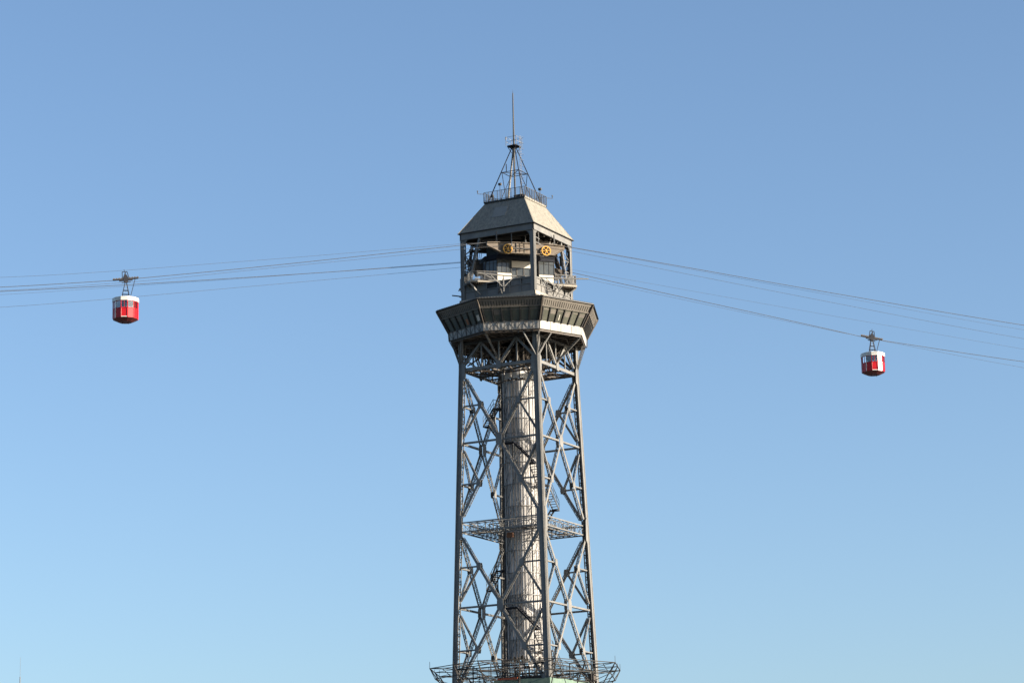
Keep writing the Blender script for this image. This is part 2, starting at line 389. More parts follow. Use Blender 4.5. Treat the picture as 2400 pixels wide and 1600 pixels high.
for k in range(NS):
    for t in (.33, .66): mb.bar(CS(k + t, RS + .14, 36), CS(k + t, RS + .14, 71.5), .045, .045, CS(k, 1, 0))
for i in range(13):
    z = 38.9 + 2.55 * i
    for k in range(0, NS, 2):
        mb.bar(CS(k, RS + .2, z + .1), CS(k + 1, RS + .2, z + 2.4), .035, .03, CS(k, 1, 0))
        if (i + k) % 3: mb.bar(CS(k + 1, RS + .2, z + .1), CS(k + 2, RS + .2, z + 2.4), .035, .03, CS(k, 1, 0))
rg_ = random.Random(3)
for i in range(60):
    k = rg_.uniform(0, NS); z = rg_.uniform(39, 69); mb.bar(CS(k, RS + .17, z), CS(k + rg_.choice((.0, .5, -.5, 1)), RS + .17, z + rg_.uniform(.8, 2.4)), .045, .03, CS(k, 1, 0))
mb.obj('guide_rods', LACE, shaft, stuff=True)
MB().disc((0, 0, 73.25), (0, 0, 1), RS + .35, .28, 24, RS).obj('collar_beam', CONC, shaft)
for k in range(NS):
    mb = MB(); a = CS(k + .05, RS, 71.7); b = CS(k + .95, RS, 71.7); mb.poly_prism([a, b, b + V((0, 0, 1.35)), a + V((0, 0, 1.35))], -(a + b).normalized() * .03)
    mb.obj('shaft_window', CLAD, shaft)
mb = MB()                      # core inside: lift rails and car frame, below and inside the cladding
for x, y in ((-1, -1), (1, -1), (1, 1), (-1, 1)): mb.bar((x * .9, y * .9, 0), (x * .9, y * .9, 75), .14, .14, (1, 0, 0))
for i in range(30):
    z = 1 + 2.5 * i
    for (x, y), (x2, y2) in (((-1, -1), (1, -1)), ((1, -1), (1, 1)), ((1, 1), (-1, 1)), ((-1, 1), (-1, -1))):
        mb.bar((x * .9, y * .9, z), (x2 * .9, y2 * .9, z), .1, .1, (0, 0, 1)); mb.bar((x * .9, y * .9, z), (x2 * .9, y2 * .9, min(z + 2.5, 75)), .05, .05, (x, y, 0))
mb.obj('lift_frame', BROWN, shaft, stuff=True)
# torn sheets of cladding hanging at the bottom
for k in (8, 9, 10, 11, 0, 7):
    a = CS(k + .1, RS + .02, 38.9); b = CS(k + .85, RS + .02, 38.9); c = CS(k + .5 + random.uniform(-.2, .3), RS + .1, 38.9 - random.uniform(.7, 1.7))
    MB().poly_prism([a, c, b], -(a + b).normalized().to_3d() * .02).obj('torn_sheet', CLAD, shaft)
# rust-red plate and small junk on the mid ring
MB().box((-.7, -2.62, 53.1), (.1, -2.5, 53.65)).obj('rusty_plate', RUST, shaft)
MB().box((1.2, -2.72, 53.9), (2.6, -2.6, 54.25)).obj('rusty_plate', RUST, shaft)

# ---- stairs winding round the shaft
hs = 2.75; STM = NAVY
def run(st, x0, z0, x1, z1, rail=True):
    mb = MB()
    for y in (-hs - .42, -hs + .38): mb.bar((x0, y, z0), (x1, y, z1), .05, .19, (0, 0, 1))
    mb.obj('stringer', STM, st)
    n = max(5, int((z0 - z1) / .26)); tr = MB()
    for k in range(n): t = (k + .5) / n; x = x0 + (x1 - x0) * t; z = z0 + (z1 - z0) * t; tr.box((x - .12, -hs - .38, z - .02), (x + .12, -hs + .34, z + .02))
    tr.obj('treads', STM, st)
    if not rail: return
    rl = MB()
    for hh in (.55, 1.05): rl.bar((x0, -hs - .42, z0 + hh), (x1, -hs - .42, z1 + hh), .045, .045, (0, 1, 0))
    for k in range(5): t = k / 4; rl.bar((x0 + (x1 - x0) * t, -hs - .42, z0 + (z1 - z0) * t), (x0 + (x1 - x0) * t, -hs - .42, z0 + (z1 - z0) * t + 1.05), .035, .035, (0, 1, 0))
    rl.obj('handrail', STEELD, st)
def deck(st, x0, x1, z):
    MB().box((x0, -hs - .42, z - .14), (x1, -hs + .38, z)).obj('landing', NAVY, st)
    rl = MB()
    for hh in (.55, 1.05): rl.bar((x0, -hs - .42, z + hh), (x1, -hs - .42, z + hh), .045, .045, (0, 1, 0))
    for x in (x0, x1): rl.bar((x, -hs - .42, z), (x, -hs - .42, z + 1.05), .04, .04, (0, 1, 0))
    rl.bar((x1, -hs - .3, z - .1), (x1, -hs - .3, z - 2.6), .09, .09, (0, 1, 0)); rl.bar((x1, -hs - .3, z - 2.5), (x1 + 1.3, -hs - .3, z - 1.2), .06, .06, (0, 1, 0))
    rl.bar((x0, -hs + .3, z - .05), (x0, -hs + 1.0, z - .9), .06, .06, (1, 0, 0))
    rl.obj('handrail', STEELD, st)
def flight(i, z):
    global STM
    STM = NAVY if i % 4 == 0 else STEELD
    st = empty('stair_flight', (0, 0, 0), i * math.pi / 2); st.parent = tower
    deck(st, -.9, .6, z); run(st, .6, z, 3.15, z - 2.6)
    MB().box((2.45, -hs - .42, z - 2.7), (3.25, -hs + .5, z - 2.6)).obj('landing', NAVY, st)
    st2 = empty('stair_flight', (0, 0, 0), (i + 1) * math.pi / 2); st2.parent = tower; STM = STEELD
    run(st2, -2.5, z - 2.6, -.9, z - 4.742, False)
z = 64.0 + 4.742; k = -1
while z > 38: flight(k, z); z -= 4.742; k += 1

# ================================================================== pod
pod = empty('pod', (0, 0, 0)); pod.parent = tower
RQ, RW, RP = 8.30, 8.37, 9.75
ZQ, ZW, ZP = 76.10, 77.06, 79.50
def lerp3(a, b, t): return a.lerp(b, t)
def side_pts(t, s, r_off=0):
    """point on the leaning side 0: t along (0..1), s up (0..1) from band top to eave"""
    r = RW + (RP - RW) * s + r_off; z = ZW + (ZP - ZW) * s
    return C8(0, r, z).lerp(C8(1, r, z), t)
nrm0 = (C8(0, 1, 0) + C8(1, 1, 0)).normalized()
lean = V((nrm0.x * (ZP - ZW), nrm0.y * (ZP - ZW), -(RP - RW) * .924)).normalized()
parts = []
# band panels
for i in range(4):
    mb = MB(); t0 = i / 4 + .004; t1 = (i + 1) / 4 - .004
    a = C8(0, RQ, ZQ).lerp(C8(1, RQ, ZQ), t0); b = C8(0, RQ, ZQ).lerp(C8(1, RQ, ZQ), t1)
    a2 = C8(0, RW, ZW).lerp(C8(1, RW, ZW), t0); b2 = C8(0, RW, ZW).lerp(C8(1, RW, ZW), t1)
    mb.poly_prism([a, b, b2, a2], -nrm0 * .06); parts.append(mb.obj('band_panel', WHITE, pod))
# window panes, mullions, louvre battens, fascia
for i in range(6):
    t0 = .035 + i * .155; t1 = t0 + .155
    mb = MB(); mb.poly_prism([side_pts(t0 + .014, .02), side_pts(t1 - .014, .02), side_pts(t1 - .014, .60), side_pts(t0 + .014, .60)], -lean * .04)
    parts.append(mb.obj('window_pane', PODGLASS, pod))
mm = []
for i in range(7):
    t0 = .035 + i * .155
    mb = MB(); mb.bar(side_pts(t0, 0) + lean * .05, side_pts(t0, .62) + lean * .05, .11, .20, lean); mm.append(mb.obj('mullion', DARK, pod))
parts += mm
mb = MB(); mb.bar(side_pts(.02, .505) + lean * .0, side_pts(.98, .505), .1, .05, lean); parts.append(mb.obj('transom', PODGREY, pod))
mb = MB(); mb.bar(side_pts(.005, .63) + lean * .03, side_pts(.995, .63) + lean * .03, .16, .12, lean); parts.append(mb.obj('window_head', PODGREY, pod))
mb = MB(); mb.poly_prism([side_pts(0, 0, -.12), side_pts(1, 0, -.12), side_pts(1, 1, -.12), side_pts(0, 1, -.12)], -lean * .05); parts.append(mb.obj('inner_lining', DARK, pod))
nb = 22
for i in range(nb):
    t0 = .02 + .96 * i / nb; t1 = .02 + .96 * (i + 1) / nb; gp = .0065
    mb = MB(); mb.poly_prism([side_pts(t0 + gp, .66), side_pts(t1 - gp, .66), side_pts(t1 - gp, .885), side_pts(t0 + gp, .885)], -lean * .09); parts.append(mb.obj('louvre_board', PODGREY, pod))
mb = MB(); mb.poly_prism([side_pts(0, .885, .02), side_pts(1, .885, .02), side_pts(1, .985, .02), side_pts(0, .985, .02)], -lean * .05); parts.append(mb.obj('fascia', PODGREY, pod))
mb = MB(); mb.bar(side_pts(.0, 0) + V((.07, -.07, 0)), side_pts(0, .98) + V((.07, -.07, 0)), .16, .22, (1, -1, 0)); parts.append(mb.obj('corner_post', BROWN, pod))
mb = MB(); mb.bar(C8(0, RP + .12, ZP + .03), C8(1, RP + .12, ZP + .03), .16, .08, (0, 0, 1)); parts.append(mb.obj('eave_trim', DARK, pod))
# soffit boards under the pod floor
for i in range(8):
    t0 = i / 8 + .004; t1 = (i + 1) / 8 - .004
    mb = MB(); a, b = C8(0, 8.2, 76.06), C8(1, 8.2, 76.06); c, d = C8(0, 2.3, 76.06), C8(1, 2.3, 76.06)
    mb.poly_prism([a.lerp(b, t0), c.lerp(d, t0), c.lerp(d, t1), a.lerp(b, t1)], (0, 0, .08)); parts.append(mb.obj('soffit_board', SOFFIT, pod))
mb = MB()
for t in (0, .25, .5, .75): mb.bar(C8(0, 8.1, 75.95).lerp(C8(1, 8.1, 75.95), t), C8(0, 2.4, 75.95).lerp(C8(1, 2.4, 75.95), t), .12, .2, (0, 0, 1))
for r in (4.2, 6.3, 8.12): mb.bar(C8(0, r, 75.93), C8(1, r, 75.93), .10, .18, (0, 0, 1))
parts.append(mb.obj('soffit_joists', BROWN, pod))
# corrugated roof of the pod
mb = MB(); n = 44
for i in range(n + 1):
    t = i / n; h = .045 if i % 2 else -.03; o = C8(0, RP + .12, ZP + .13).lerp(C8(1, RP + .12, ZP + .13), t); inn = C8(0, 6.2, 80.32).lerp(C8(1, 6.2, 80.32), t)
    mb.v += [(o.x, o.y, o.z + h), (inn.x, inn.y, inn.z + h), (o.x, o.y, o.z + h - .04), (inn.x, inn.y, inn.z + h - .04)]
for i in range(n): o = 4 * i; mb.f += [(o, o + 4, o + 5, o + 1), (o + 2, o + 3, o + 7, o + 6), (o, o + 2, o + 6, o + 4)]
parts.append(mb.obj('corrugated_roof', STEELD, pod))
spin(parts, 8, math.pi / 4)
MB().poly_prism([C8(k, 6.5, 80.28) for k in range(8)], (0, 0, .06)).obj('roof_deck', STEELD, pod)
# trusswork standing outside the band on the six shaded sides
tr = []
for i in range(9):
    t = i / 8; a = C8(0, RQ + .10, ZQ - .04).lerp(C8(1, RQ + .10, ZQ - .04), t); b = C8(0, RW + .10, ZW + .02).lerp(C8(1, RW + .10, ZW + .02), t)
    mb = MB(); mb.bar(a, b, .06 if i % 4 else .10, .05, nrm0)
    if i < 8:
        t2 = (i + 1) / 8; a2 = C8(0, RQ + .10, ZQ).lerp(C8(1, RQ + .10, ZQ), t2); b2 = C8(0, RW + .10, ZW).lerp(C8(1, RW + .10, ZW), t2)
        mb.bar(a if i % 2 else b, b2 if i % 2 else a2, .035, .035, nrm0)
        if i % 2 == 1: mb.poly_prism([a + V((0, 0, .0)) - (b - a) * .02, a + (C8(1, 1, 0) - C8(0, 1, 0)) * .2, a + (b - a) * .25, a - (C8(1, 1, 0) - C8(0, 1, 0)) * .2], nrm0 * .03)
    tr.append(mb.obj('band_truss_bay', STEELD, pod))
mb = MB()
for r, z in ((RQ + .10, ZQ - .03), (RW + .10, ZW)): mb.bar(C8(0, r, z), C8(1, r, z), .07, .06, nrm0)
tr.append(mb.obj('band_truss_chord', STEELD, pod))
for k in (2, 3, 4, 5, 6, 7):
    for o in tr: copy_tree(o, pod, k * math.pi / 4)
for o in tr:
    for ch in list(o.children): bpy.data.objects.remove(ch)
    bpy.data.objects.remove(o)
# blinds seen through the pod glass, and one strip of painted light
def on_side(k, t, s, out=.05):
    r = M.Rotation(k * math.pi / 4, 4, 'Z'); return r @ (side_pts(t, s) + lean * out)
for k, t0, t1, s0, s1, m_, nm in ((-2, .56, .66, .08, .34, RUST, 'orange_blind'), (-2, .86, .93, .12, .36, PODGREY, 'pale_blind'), ):
    rr = M.Rotation(k * math.pi / 4, 4, 'Z')
    MB().poly_prism([rr @ side_pts(t0, s0), rr @ side_pts(t1, s0), rr @ side_pts(t1, s1), rr @ side_pts(t0, s1)], rr @ (lean * .02)).obj('window_blind', CREAM if nm == 'pale_blind' else RUST, pod)
for k, i_, s0, m_ in ((0, 1, .34, 'a'), (0, 3, .30, 'a'), (0, 5, .38, 'a'), (0, 0, .46, 'a'), (-1, 1, .3, 'a'), (1, 2, .4, 'a'), (-2, 2, .35, 'a')):
    rr = M.Rotation(k * math.pi / 4, 4, 'Z'); t0 = .035 + i_ * .155 + .02; t1 = t0 + .115
    MB().poly_prism([rr @ side_pts(t0, s0), rr @ side_pts(t1, s0), rr @ side_pts(t1, .48), rr @ side_pts(t0, .48)], rr @ (lean * .012)).obj('roller_blind', PODGREY, pod)
rr = M.Rotation(0, 4, 'Z'); MB().poly_prism([side_pts(.415, .12), side_pts(.428, .12), side_pts(.428, .36), side_pts(.415, .36)], lean * .02).obj('window_light_strip', CREAM, pod)  # pale strip painted for the bright upright light in this pane

# ================================================================== station storey above the pod
H = 4.8
station = empty('station', (0, 0, 0)); station.parent = tower
sk = []
sk.append(MB().box((-4.98, -4.98, 80.2), (4.98, -4.86, 80.92)).obj('concrete_upstand', CONC, station))
for i in range(6):
    x0 = -4.5 + 1.5 * i; 
    sk.append(MB().box((x0 + .03, -4.72, 80.95), (x0 + 1.47, -4.66, 81.82)).obj('wall_panel', WALLP, station))
    if i not in (2,): sk.append(MB().box((x0 + .12, -4.66, 81.95), (x0 + 1.38, -4.60, 82.55)).obj('wall_panel', WALLP, station))
mb = MB(); mb.bar((-4.5, -4.76, 81.88), (4.5, -4.76, 81.88), .1, .1, (0, 1, 0)); mb.bar((-4.5, -4.70, 82.62), (4.5, -4.70, 82.62), .14, .12, (0, 1, 0)); mb.bar((-4.5, -4.76, 80.95), (4.5, -4.76, 80.95), .08, .1, (0, 1, 0))
for i in range(7): x = -4.5 + 1.5 * i; mb.bar((x, -4.74, 80.92), (x, -4.74, 82.6), .08, .08, (0, 1, 0))
sk.append(mb.obj('wall_frame', STEEL, station))
spin(sk, 4, math.pi / 2)
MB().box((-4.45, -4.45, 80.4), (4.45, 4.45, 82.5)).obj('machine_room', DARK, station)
MB().box((-4.6, -4.6, 82.58), (4.6, 4.6, 82.68)).obj('storey_roof', STEELD, station)
# boarding platform
PLAT = [(-6.45, -2.2), (-6.3, 2.2), (-2.8, 2.45), (2.8, 2.45), (6.65, 2.2), (6.6, -2.2), (2.8, -2.45), (-2.8, -2.45)]
MB().poly_prism([AD(a, d, 82.73) for a, d in PLAT], (0, 0, .22)).obj('platform_slab', CONC, station)
for i in range(9):
    for sg in (-1, 1):
        a0 = sg * (4.6 + .24 * i)
        MB().bar(AD(a0, -2.1, 82.66), AD(a0, 2.1, 82.66), .08, .13, (0, 0, 1)).obj('platform_joist', SOFFIT, station)
for sg, e in ((-1, 6.3), (1, 6.6)):
    for d in (-2.0, -.7, .7, 2.0): MB().bar(AD(sg * e, d, 82.62), AD(sg * 5.0, d * .9, 81.3), .12, .16, (0, 0, 1)).obj('platform_bracket', STEEL, station)
# railings
def railing(p, q, z0, z1, n, name='railing', m=STEEL):
    mb = MB(); p = V(p); q = V(q)
    for z in (z0 + .08, z1): mb.bar(V((p.x, p.y, z)), V((q.x, q.y, z)), .05, .05, (0, 0, 1))
    for i in range(n + 1):
        c = p.lerp(q, i / n); big = i % 5 == 0
        mb.bar((c.x, c.y, z0), (c.x, c.y, z1 + (.04 if big else 0)), .055 if big else .028, .055 if big else .028, (1, 0, 0))
    return mb.obj(name, m, station)
for s in (1, -1):
    railing(AD(-6.2, 2.12 * s, 0), AD(-3.1, 2.35 * s, 0), 82.95, 84.05, 20); railing(AD(3.95, 2.3 * s, 0), AD(6.5, 2.12 * s, 0), 82.95, 84.1, 17)
railing(AD(-6.3, -2.1, 0), AD(-6.2, 2.1, 0), 82.95, 84.05, 20); railing(AD(6.55, -2.1, 0), AD(6.55, 2.1, 0), 82.95, 84.1, 20)
mb = MB(); mb.poly_prism([AD(5.9, 2.05, 83.0), AD(6.5, 2.05, 83.0), AD(6.5, 2.05, 84.0), AD(5.7, 2.05, 84.0)], AD(0, -.04, 0)); mb.obj('railing_panel', RAILM, station)

# waiting hall on the platform
hall = empty('waiting_hall', (0, 0, 0)); hall.parent = tower
def wallq(a0, d0, a1, d1, z0, z1, name, m, th=.06, par=None):
    p, q = AD(a0, d0, z0), AD(a1, d1, z0); u = (q - p).normalized(); nn = V((u.y, -u.x, 0))
    return MB().poly_prism([p, q, q + V((0, 0, z1 - z0)), p + V((0, 0, z1 - z0))], -nn * th).obj(name, m, par or hall)
def glazed(a0, d0, a1, d1, n, z0, z1, m=HALLGLASS, zt=None):
    for i in range(n):
        f0 = i / n + .02; f1 = (i + 1) / n - .02
        wallq(a0 + (a1 - a0) * f0, d0 + (d1 - d0) * f0, a0 + (a1 - a0) * f1, d0 + (d1 - d0) * f1, z0, z1, 'window_pane', m, .03)
    mb = MB()
    for i in range(n + 1): f = i / n; mb.bar(AD(a0 + (a1 - a0) * f, d0 + (d1 - d0) * f, z0), AD(a0 + (a1 - a0) * f, d0 + (d1 - d0) * f, z1), .05 if 0 < i < n else .09, .08, AD(0, 1, 0))
    for zq in (z0, z1 - .3, z1): mb.bar(AD(a0, d0, zq), AD(a1, d1, zq), .05, .06, AD(0, 1, 0))
    mb.obj('window_frame', DARK, hall)
for s in (1, -1):
    for a0, a1 in ((-3.05, -1.33), (2.04, 3.88)):
        x0, x1 = (a0, a1) if s == 1 else (a1, a0)
        glazed(x0, 2.2 * s, x1, 2.2 * s, 3, 84.0, 85.58)
        wallq(x0, 2.22 * s, x1, 2.22 * s, 83.08, 84.0, 'parapet', CREAM, .12)
        for e in (a0, a1): wallq(e, 2.2 * s if e * s > 0 or 1 else 0, e, 1.6 * s, 83.0, 85.6, 'bay_side_wall', STEELD, .05)
    wallq(-1.33 if s == 1 else 2.04, 1.75 * s, 2.04 if s == 1 else -1.33, 1.75 * s, 84.80, 85.75, 'door_lintel', CREAM, .15)
    # sliding doors
    for i in range(4):
        a0 = -1.33 + 3.37 * i / 4; a1 = a0 + 3.37 / 4; x0, x1 = (a0 + .05, a1 - .05) if s == 1 else (a1 - .05, a0 + .05)
        dr = wallq(x0, 1.6 * s, x1, 1.6 * s, 83.0, 84.86, 'door_leaf', HALLGLASS, .05)
        mb = MB()
        for aa in (a0 + .03, a1 - .03): mb.bar(AD(aa, 1.64 * s, 83), AD(aa, 1.64 * s, 84.86), .07, .05, AD(0, 1, 0))
        for zq in (83.05, 83.9, 84.8): mb.bar(AD(a0, 1.64 * s, zq), AD(a1, 1.64 * s, zq), .06, .05, AD(0, 1, 0))
        mb.obj('door_frame', STEELD, dr)
    # slanting left walls, right wall
    a0, d0, a1, d1 = (-4.1, 1.0, -3.05, 2.2) if s == 1 else (-3.05, -2.2, -4.1, -1.0)
    glazed(a0, d0, a1, d1, 3, 83.7, 85.5); wallq(a0, d0, a1, d1, 82.97, 83.7, 'parapet', WALLP, .08)
wallq(-4.2, -1.0, -4.1, 1.0, 82.97, 86.1, 'side_wall', BLUEP, .08); wallq(3.88, 2.2, 3.95, -2.2, 82.97, 86.1, 'side_wall', BLUEP, .08)
HP = [(-4.25, -1.05), (-4.2, 1.05), (-3.1, 2.32), (3.95, 2.32), (4.0, -2.32), (-3.1, -2.32)]
MB().poly_prism([AD(a, d, 85.6) for a, d in HP], (0, 0, .55)).obj('hall_roof', NAVY, hall)
MB().poly_prism([AD(a * .6, d * .5, 83.0) for a, d in HP], (0, 0, 2.6)).obj('inner_core', STEELD, hall)
mb = MB(); mb.bar(AD(-4.24, .75, 83.6), AD(-4.24, -.75, 85.1), .12, .12, AD(1, 0, 0)); mb.obj('outside_stair', DARK, hall)

# ================================================================== cable saddles with wheels
for s in (1, -1):
    sd = empty('cable_saddle', (0, 0, 0)); sd.parent = tower
    prof = [(-4.85, 86.62), (-3.1, 85.86), (3.25, 85.86), (4.55, 86.62), (4.5, 86.95), (2.2, 87.08), (0, 87.12), (-2.4, 87.06), (-4.85, 86.93)]
    mb = MB(); mb.poly_prism([AD(a, (4.2 - .22) * s, z) for a, z in prof], AD(0, .36 * s, 0)); mb.obj('saddle_girder', SADDLE, sd)
    mb = MB()
    for a0, z0, a1, z1 in ((-4.85, 86.95, -2.4, 87.08), (-2.4, 87.08, 2.2, 87.13), (2.2, 87.1, 4.5, 86.97), (-3.1, 85.84, 3.25, 85.84), (-4.85, 86.6, -3.1, 85.84), (3.25, 85.84, 4.55, 86.6)):
        mb.bar(AD(a0, 4.2 * s, z0), AD(a1, 4.2 * s, z1), .62, .07, (0, 0, 1))
    mb.obj('flange', SADDLE, sd)
    mb = MB(); mb.bar(AD(-2.2, 4.4 * s, 86.42), AD(1.9, 4.4 * s, 86.42), .14, .06, AD(0, 1, 0)); mb.obj('rope_slot', DARK, sd)
    for aa in (-1.35, -.35, .75):
        MB().bar(AD(aa, 4.4 * s, 85.86), AD(aa, 4.4 * s, 87.1), .09 if aa < -1 else .035, .05, AD(0, 1, 0)).obj('stiffener', DARK if aa < 0 else SADDLE, sd)
    for aa in (-2.45, 2.2):
        MB().disc(AD(aa, 4.42 * s, 86.24), AD(0, 1, 0), .53, .08, 28).obj('wheel_back_plate', BROWN, sd)
        wh = MB().disc(AD(aa, 4.62 * s, 86.24), AD(0, 1, 0), .57, .12, 32, .475).obj('yellow_wheel', YELLOW, sd)
        mb = MB(); mb.disc(AD(aa, 4.62 * s, 86.24), AD(0, 1, 0), .10, .22, 12)
        for i in range(6):
            t = R(8 + 60 * i); mb.bar(AD(aa, 4.64 * s, 86.24), AD(aa + .48 * math.cos(t), 4.64 * s, 86.24 + .48 * math.sin(t)), .06, .06, AD(0, 1, 0))
        mb.obj('spokes', YELLOW, wh)
        MB().disc(AD(aa - .06, 4.40 * s, 86.24), AD(0, 1, 0), .60, .06, 28, .5).obj('wheel_guard', SADDLE, sd)
    for aa in (-3.6, -.1, 3.4):
        MB().bar(AD(aa, 4.1 * s, 87.1), AD(aa, 3.9 * s, 88.4), .14, .14, AD(1, 0, 0)).obj('hanger_post', STEELD, sd)
    # guide rails for the cars with their trestles
    for dd, name in ((5.55, 'guide_rail'), (2.95, 'guide_rail')):
        e0, e1 = (-6.35, 6.95) if dd > 4 else (-6.0, 6.2)
        MB().path([AD(e0, dd * s, 82.93), AD(-5.0, dd * s, 82.85), AD(-3.2, dd * s, 82.78), AD(3.2, dd * s, 82.78), AD(5.2, dd * s, 82.82), AD(e1, dd * s, 82.9)], .075, 8).obj(name, STEEL, sd)
    for sg in (-1, 1):
        base = AD(sg * 3.3, 3.75 * s, 80.95)
        mb = MB()
        for da, dd in ((-1.5, 5.5), (0, 5.5), (1.3, 5.5), (.2, 3.0)): mb.bar(AD(sg * 3.3 + da, dd * s, 82.74), AD(sg * 3.3 + da * .1, (dd - .1) * s, 81.55), .07, .07, AD(0, 1, 0))
        mb.bar(AD(sg * 3.3, 5.5 * s, 82.7), AD(sg * 3.3 + .1, 5.2 * s, 81.0), .09, .09, AD(0, 1, 0))
        mb.bar(AD(sg * 3.3 - .6, 5.5 * s, 82.0), AD(sg * 3.3 + .05, 4.6 * s, 80.9), .07, .07, AD(0, 1, 0)); mb.bar(AD(sg * 3.3 + .6, 5.5 * s, 82.0), AD(sg * 3.3, 4.4 * s, 80.9), .07, .07, AD(0, 1, 0))
        mb.bar(AD(sg * 3.3 - 2.2, 5.5 * s, 82.78), AD(sg * 3.3, 5.2 * s, 81.9), .06, .06, AD(0, 1, 0))
        mb.bar(AD(sg * 3.3, 5.5 * s, 81.75), AD(sg * 3.3, 3.3 * s, 81.75), .08, .08, (0, 0, 1)); mb.bar(AD(sg * 3.3, 5.5 * s, 82.6), AD(sg * 3.3, 3.3 * s, 81.2), .07, .07, (0, 0, 1))
        mb.obj('trestle', STEEL, sd)

# ================================================================== cab frame and roof
cab = empty('cab_roof', (0, 0, 0)); cab.parent = tower
cf = []
cf.append(MB().box((-4.86, -4.86, 88.14), (4.86, -4.70, 88.90)).obj('edge_beam', STEEL, cab))
mb = MB(); mb.bar((-4.8, -4.885, 88.18), (4.8, -4.885, 88.18), .06, .05, (0, 1, 0)); cf.append(mb.obj('edge_angle', STEEL, cab))
for sx in (-1, 1):      # haunches where beam meets post
    mb = MB(); x = sx * 4.35
    mb.poly_prism([V((x, -4.80, 88.14)), V((x, -4.80, 87.35)), V((x - sx * .12, -4.80, 87.75)), V((x - sx * .32, -4.80, 88.0)), V((x - sx * .6, -4.80, 88.14))], (0, .05, 0)); cf.append(mb.obj('haunch', STEEL, cab))
spin(cf, 4, math.pi / 2)
# raking braces at the two corners the ropes do not cross
rk = []
for rot, sx in ((0, -1), (1, 1), (2, -1), (3, 1)):
    rm = M.Rotation(rot * math.pi / 2, 4, 'Z'); rp = lambda x, z: rm @ V((sx * x, -4.62, z)); on = rm @ V((0, -1, 0))
    member('raking_brace', rp(2.35, 88.1), rp(3.75, 83.0), on, .24, .24, cab)
    mb = MB()
    for z0, z1 in ((87.4, 86.4), (86.4, 85.0), (85.0, 84.1)):
        f = lambda z: 2.35 + (88.1 - z) / 5.1 * 1.4
        mb.bar(rp(f(z0) if z0 != 86.4 else 4.4, z0), rp(4.4 if z0 != 86.4 else f(z1), z1), .07, .06, on)
    mb.bar(rp(2.9, 86.2), rp(4.4, 86.2), .08, .06, on); mb.bar(rp(3.2, 84.9), rp(4.4, 84.9), .08, .06, on)
    mb.obj('brace_web', STEEL, cab)
# secondary post + tie near the front corner, on both rope-side faces
for sgn in (1, -1):
    for p, q in (((4.7, -3.35, 86.6), (4.7, -3.35, 88.15)), ((4.7, -4.3, 87.45), (4.7, -3.1, 87.35)), ((4.7, -4.3, 86.85), (4.7, -2.7, 86.75)), ((1.9, -4.7, 86.5), (1.9, -4.7, 88.2))):
        MB().bar(V(p) * sgn if False else V((p[0] * sgn, p[1] * sgn, p[2])), V((q[0] * sgn, q[1] * sgn, q[2])), .07, .07, (1, 0, 0)).obj('tie_rod', STEEL, cab)
# ceiling and machinery beams inside
MB().box((-4.6, -4.6, 88.35), (4.6, 4.6, 88.5)).obj('ceiling', DARK, cab)
mb = MB()
for i in range(5): y = -3.4 + 1.7 * i; mb.bar((-4.6, y, 88.15), (4.6, y, 88.15), .16, .36, (0, 0, 1))
mb.obj('ceiling_beams', BROWN, cab)
mb = MB()
for sg in (-1, 1):
    for d in (-3.4, 3.4):
        mb.bar(AD(sg * .5, d, 87.95), AD(sg * 4.6, d * .4, 87.95), .2, .3, (0, 0, 1))
    mb.bar(AD(sg * 1.5, -1.2, 87.3), AD(sg * 5.4, -1.2, 87.3), .25, .35, (0, 0, 1)); mb.bar(AD(sg * 1.5, 1.2, 87.3), AD(sg * 5.4, 1.2, 87.3), .25, .35, (0, 0, 1))
    mb.bar(AD(sg * 5.2, -1.3, 87.3), AD(sg * 5.6, -.2, 84.6), .2, .2, (0, 0, 1)); mb.bar(AD(sg * 5.2, 1.3, 87.3), AD(sg * 5.6, .2, 84.6), .2, .2, (0, 0, 1))
    mb.poly_prism([AD(sg * 3.9, -.05, 84.2), AD(sg * 5.0, -.05, 83.9), AD(sg * 5.9, -.05, 85.2), AD(sg * 4.1, -.05, 85.6)], AD(0, .1, 0))
    for k_ in range(5): mb.bar(AD(sg * (4.3 + .22 * k_), .3, 86.9), AD(sg * (4.55 + .22 * k_), .3, 85.5), .05, .05, AD(0, 1, 0))
mb.obj('machinery_frame', BROWN, cab)
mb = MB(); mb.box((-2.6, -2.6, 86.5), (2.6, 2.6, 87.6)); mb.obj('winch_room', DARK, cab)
for x0, y0 in ((4.2, .2), (4.3, .75), (4.15, 1.3), (4.3, 1.8)):
    MB().bar((x0, y0, 87.05), (x0 + .1, y0 + .12, 87.85), .05, .05, (1, 0, 0)).obj('hanging_rod', CREAM, cab)
for sg, n_ in ((1, 6),):
    for i in range(n_): MB().bar(AD(3.0 + .2 * i, .9, 87.2 + .05 * (i % 3)), AD(3.1 + .2 * i, 1.0, 87.8), .04, .04, AD(0, 1, 0)).obj('hanging_rod', CREAM, cab)
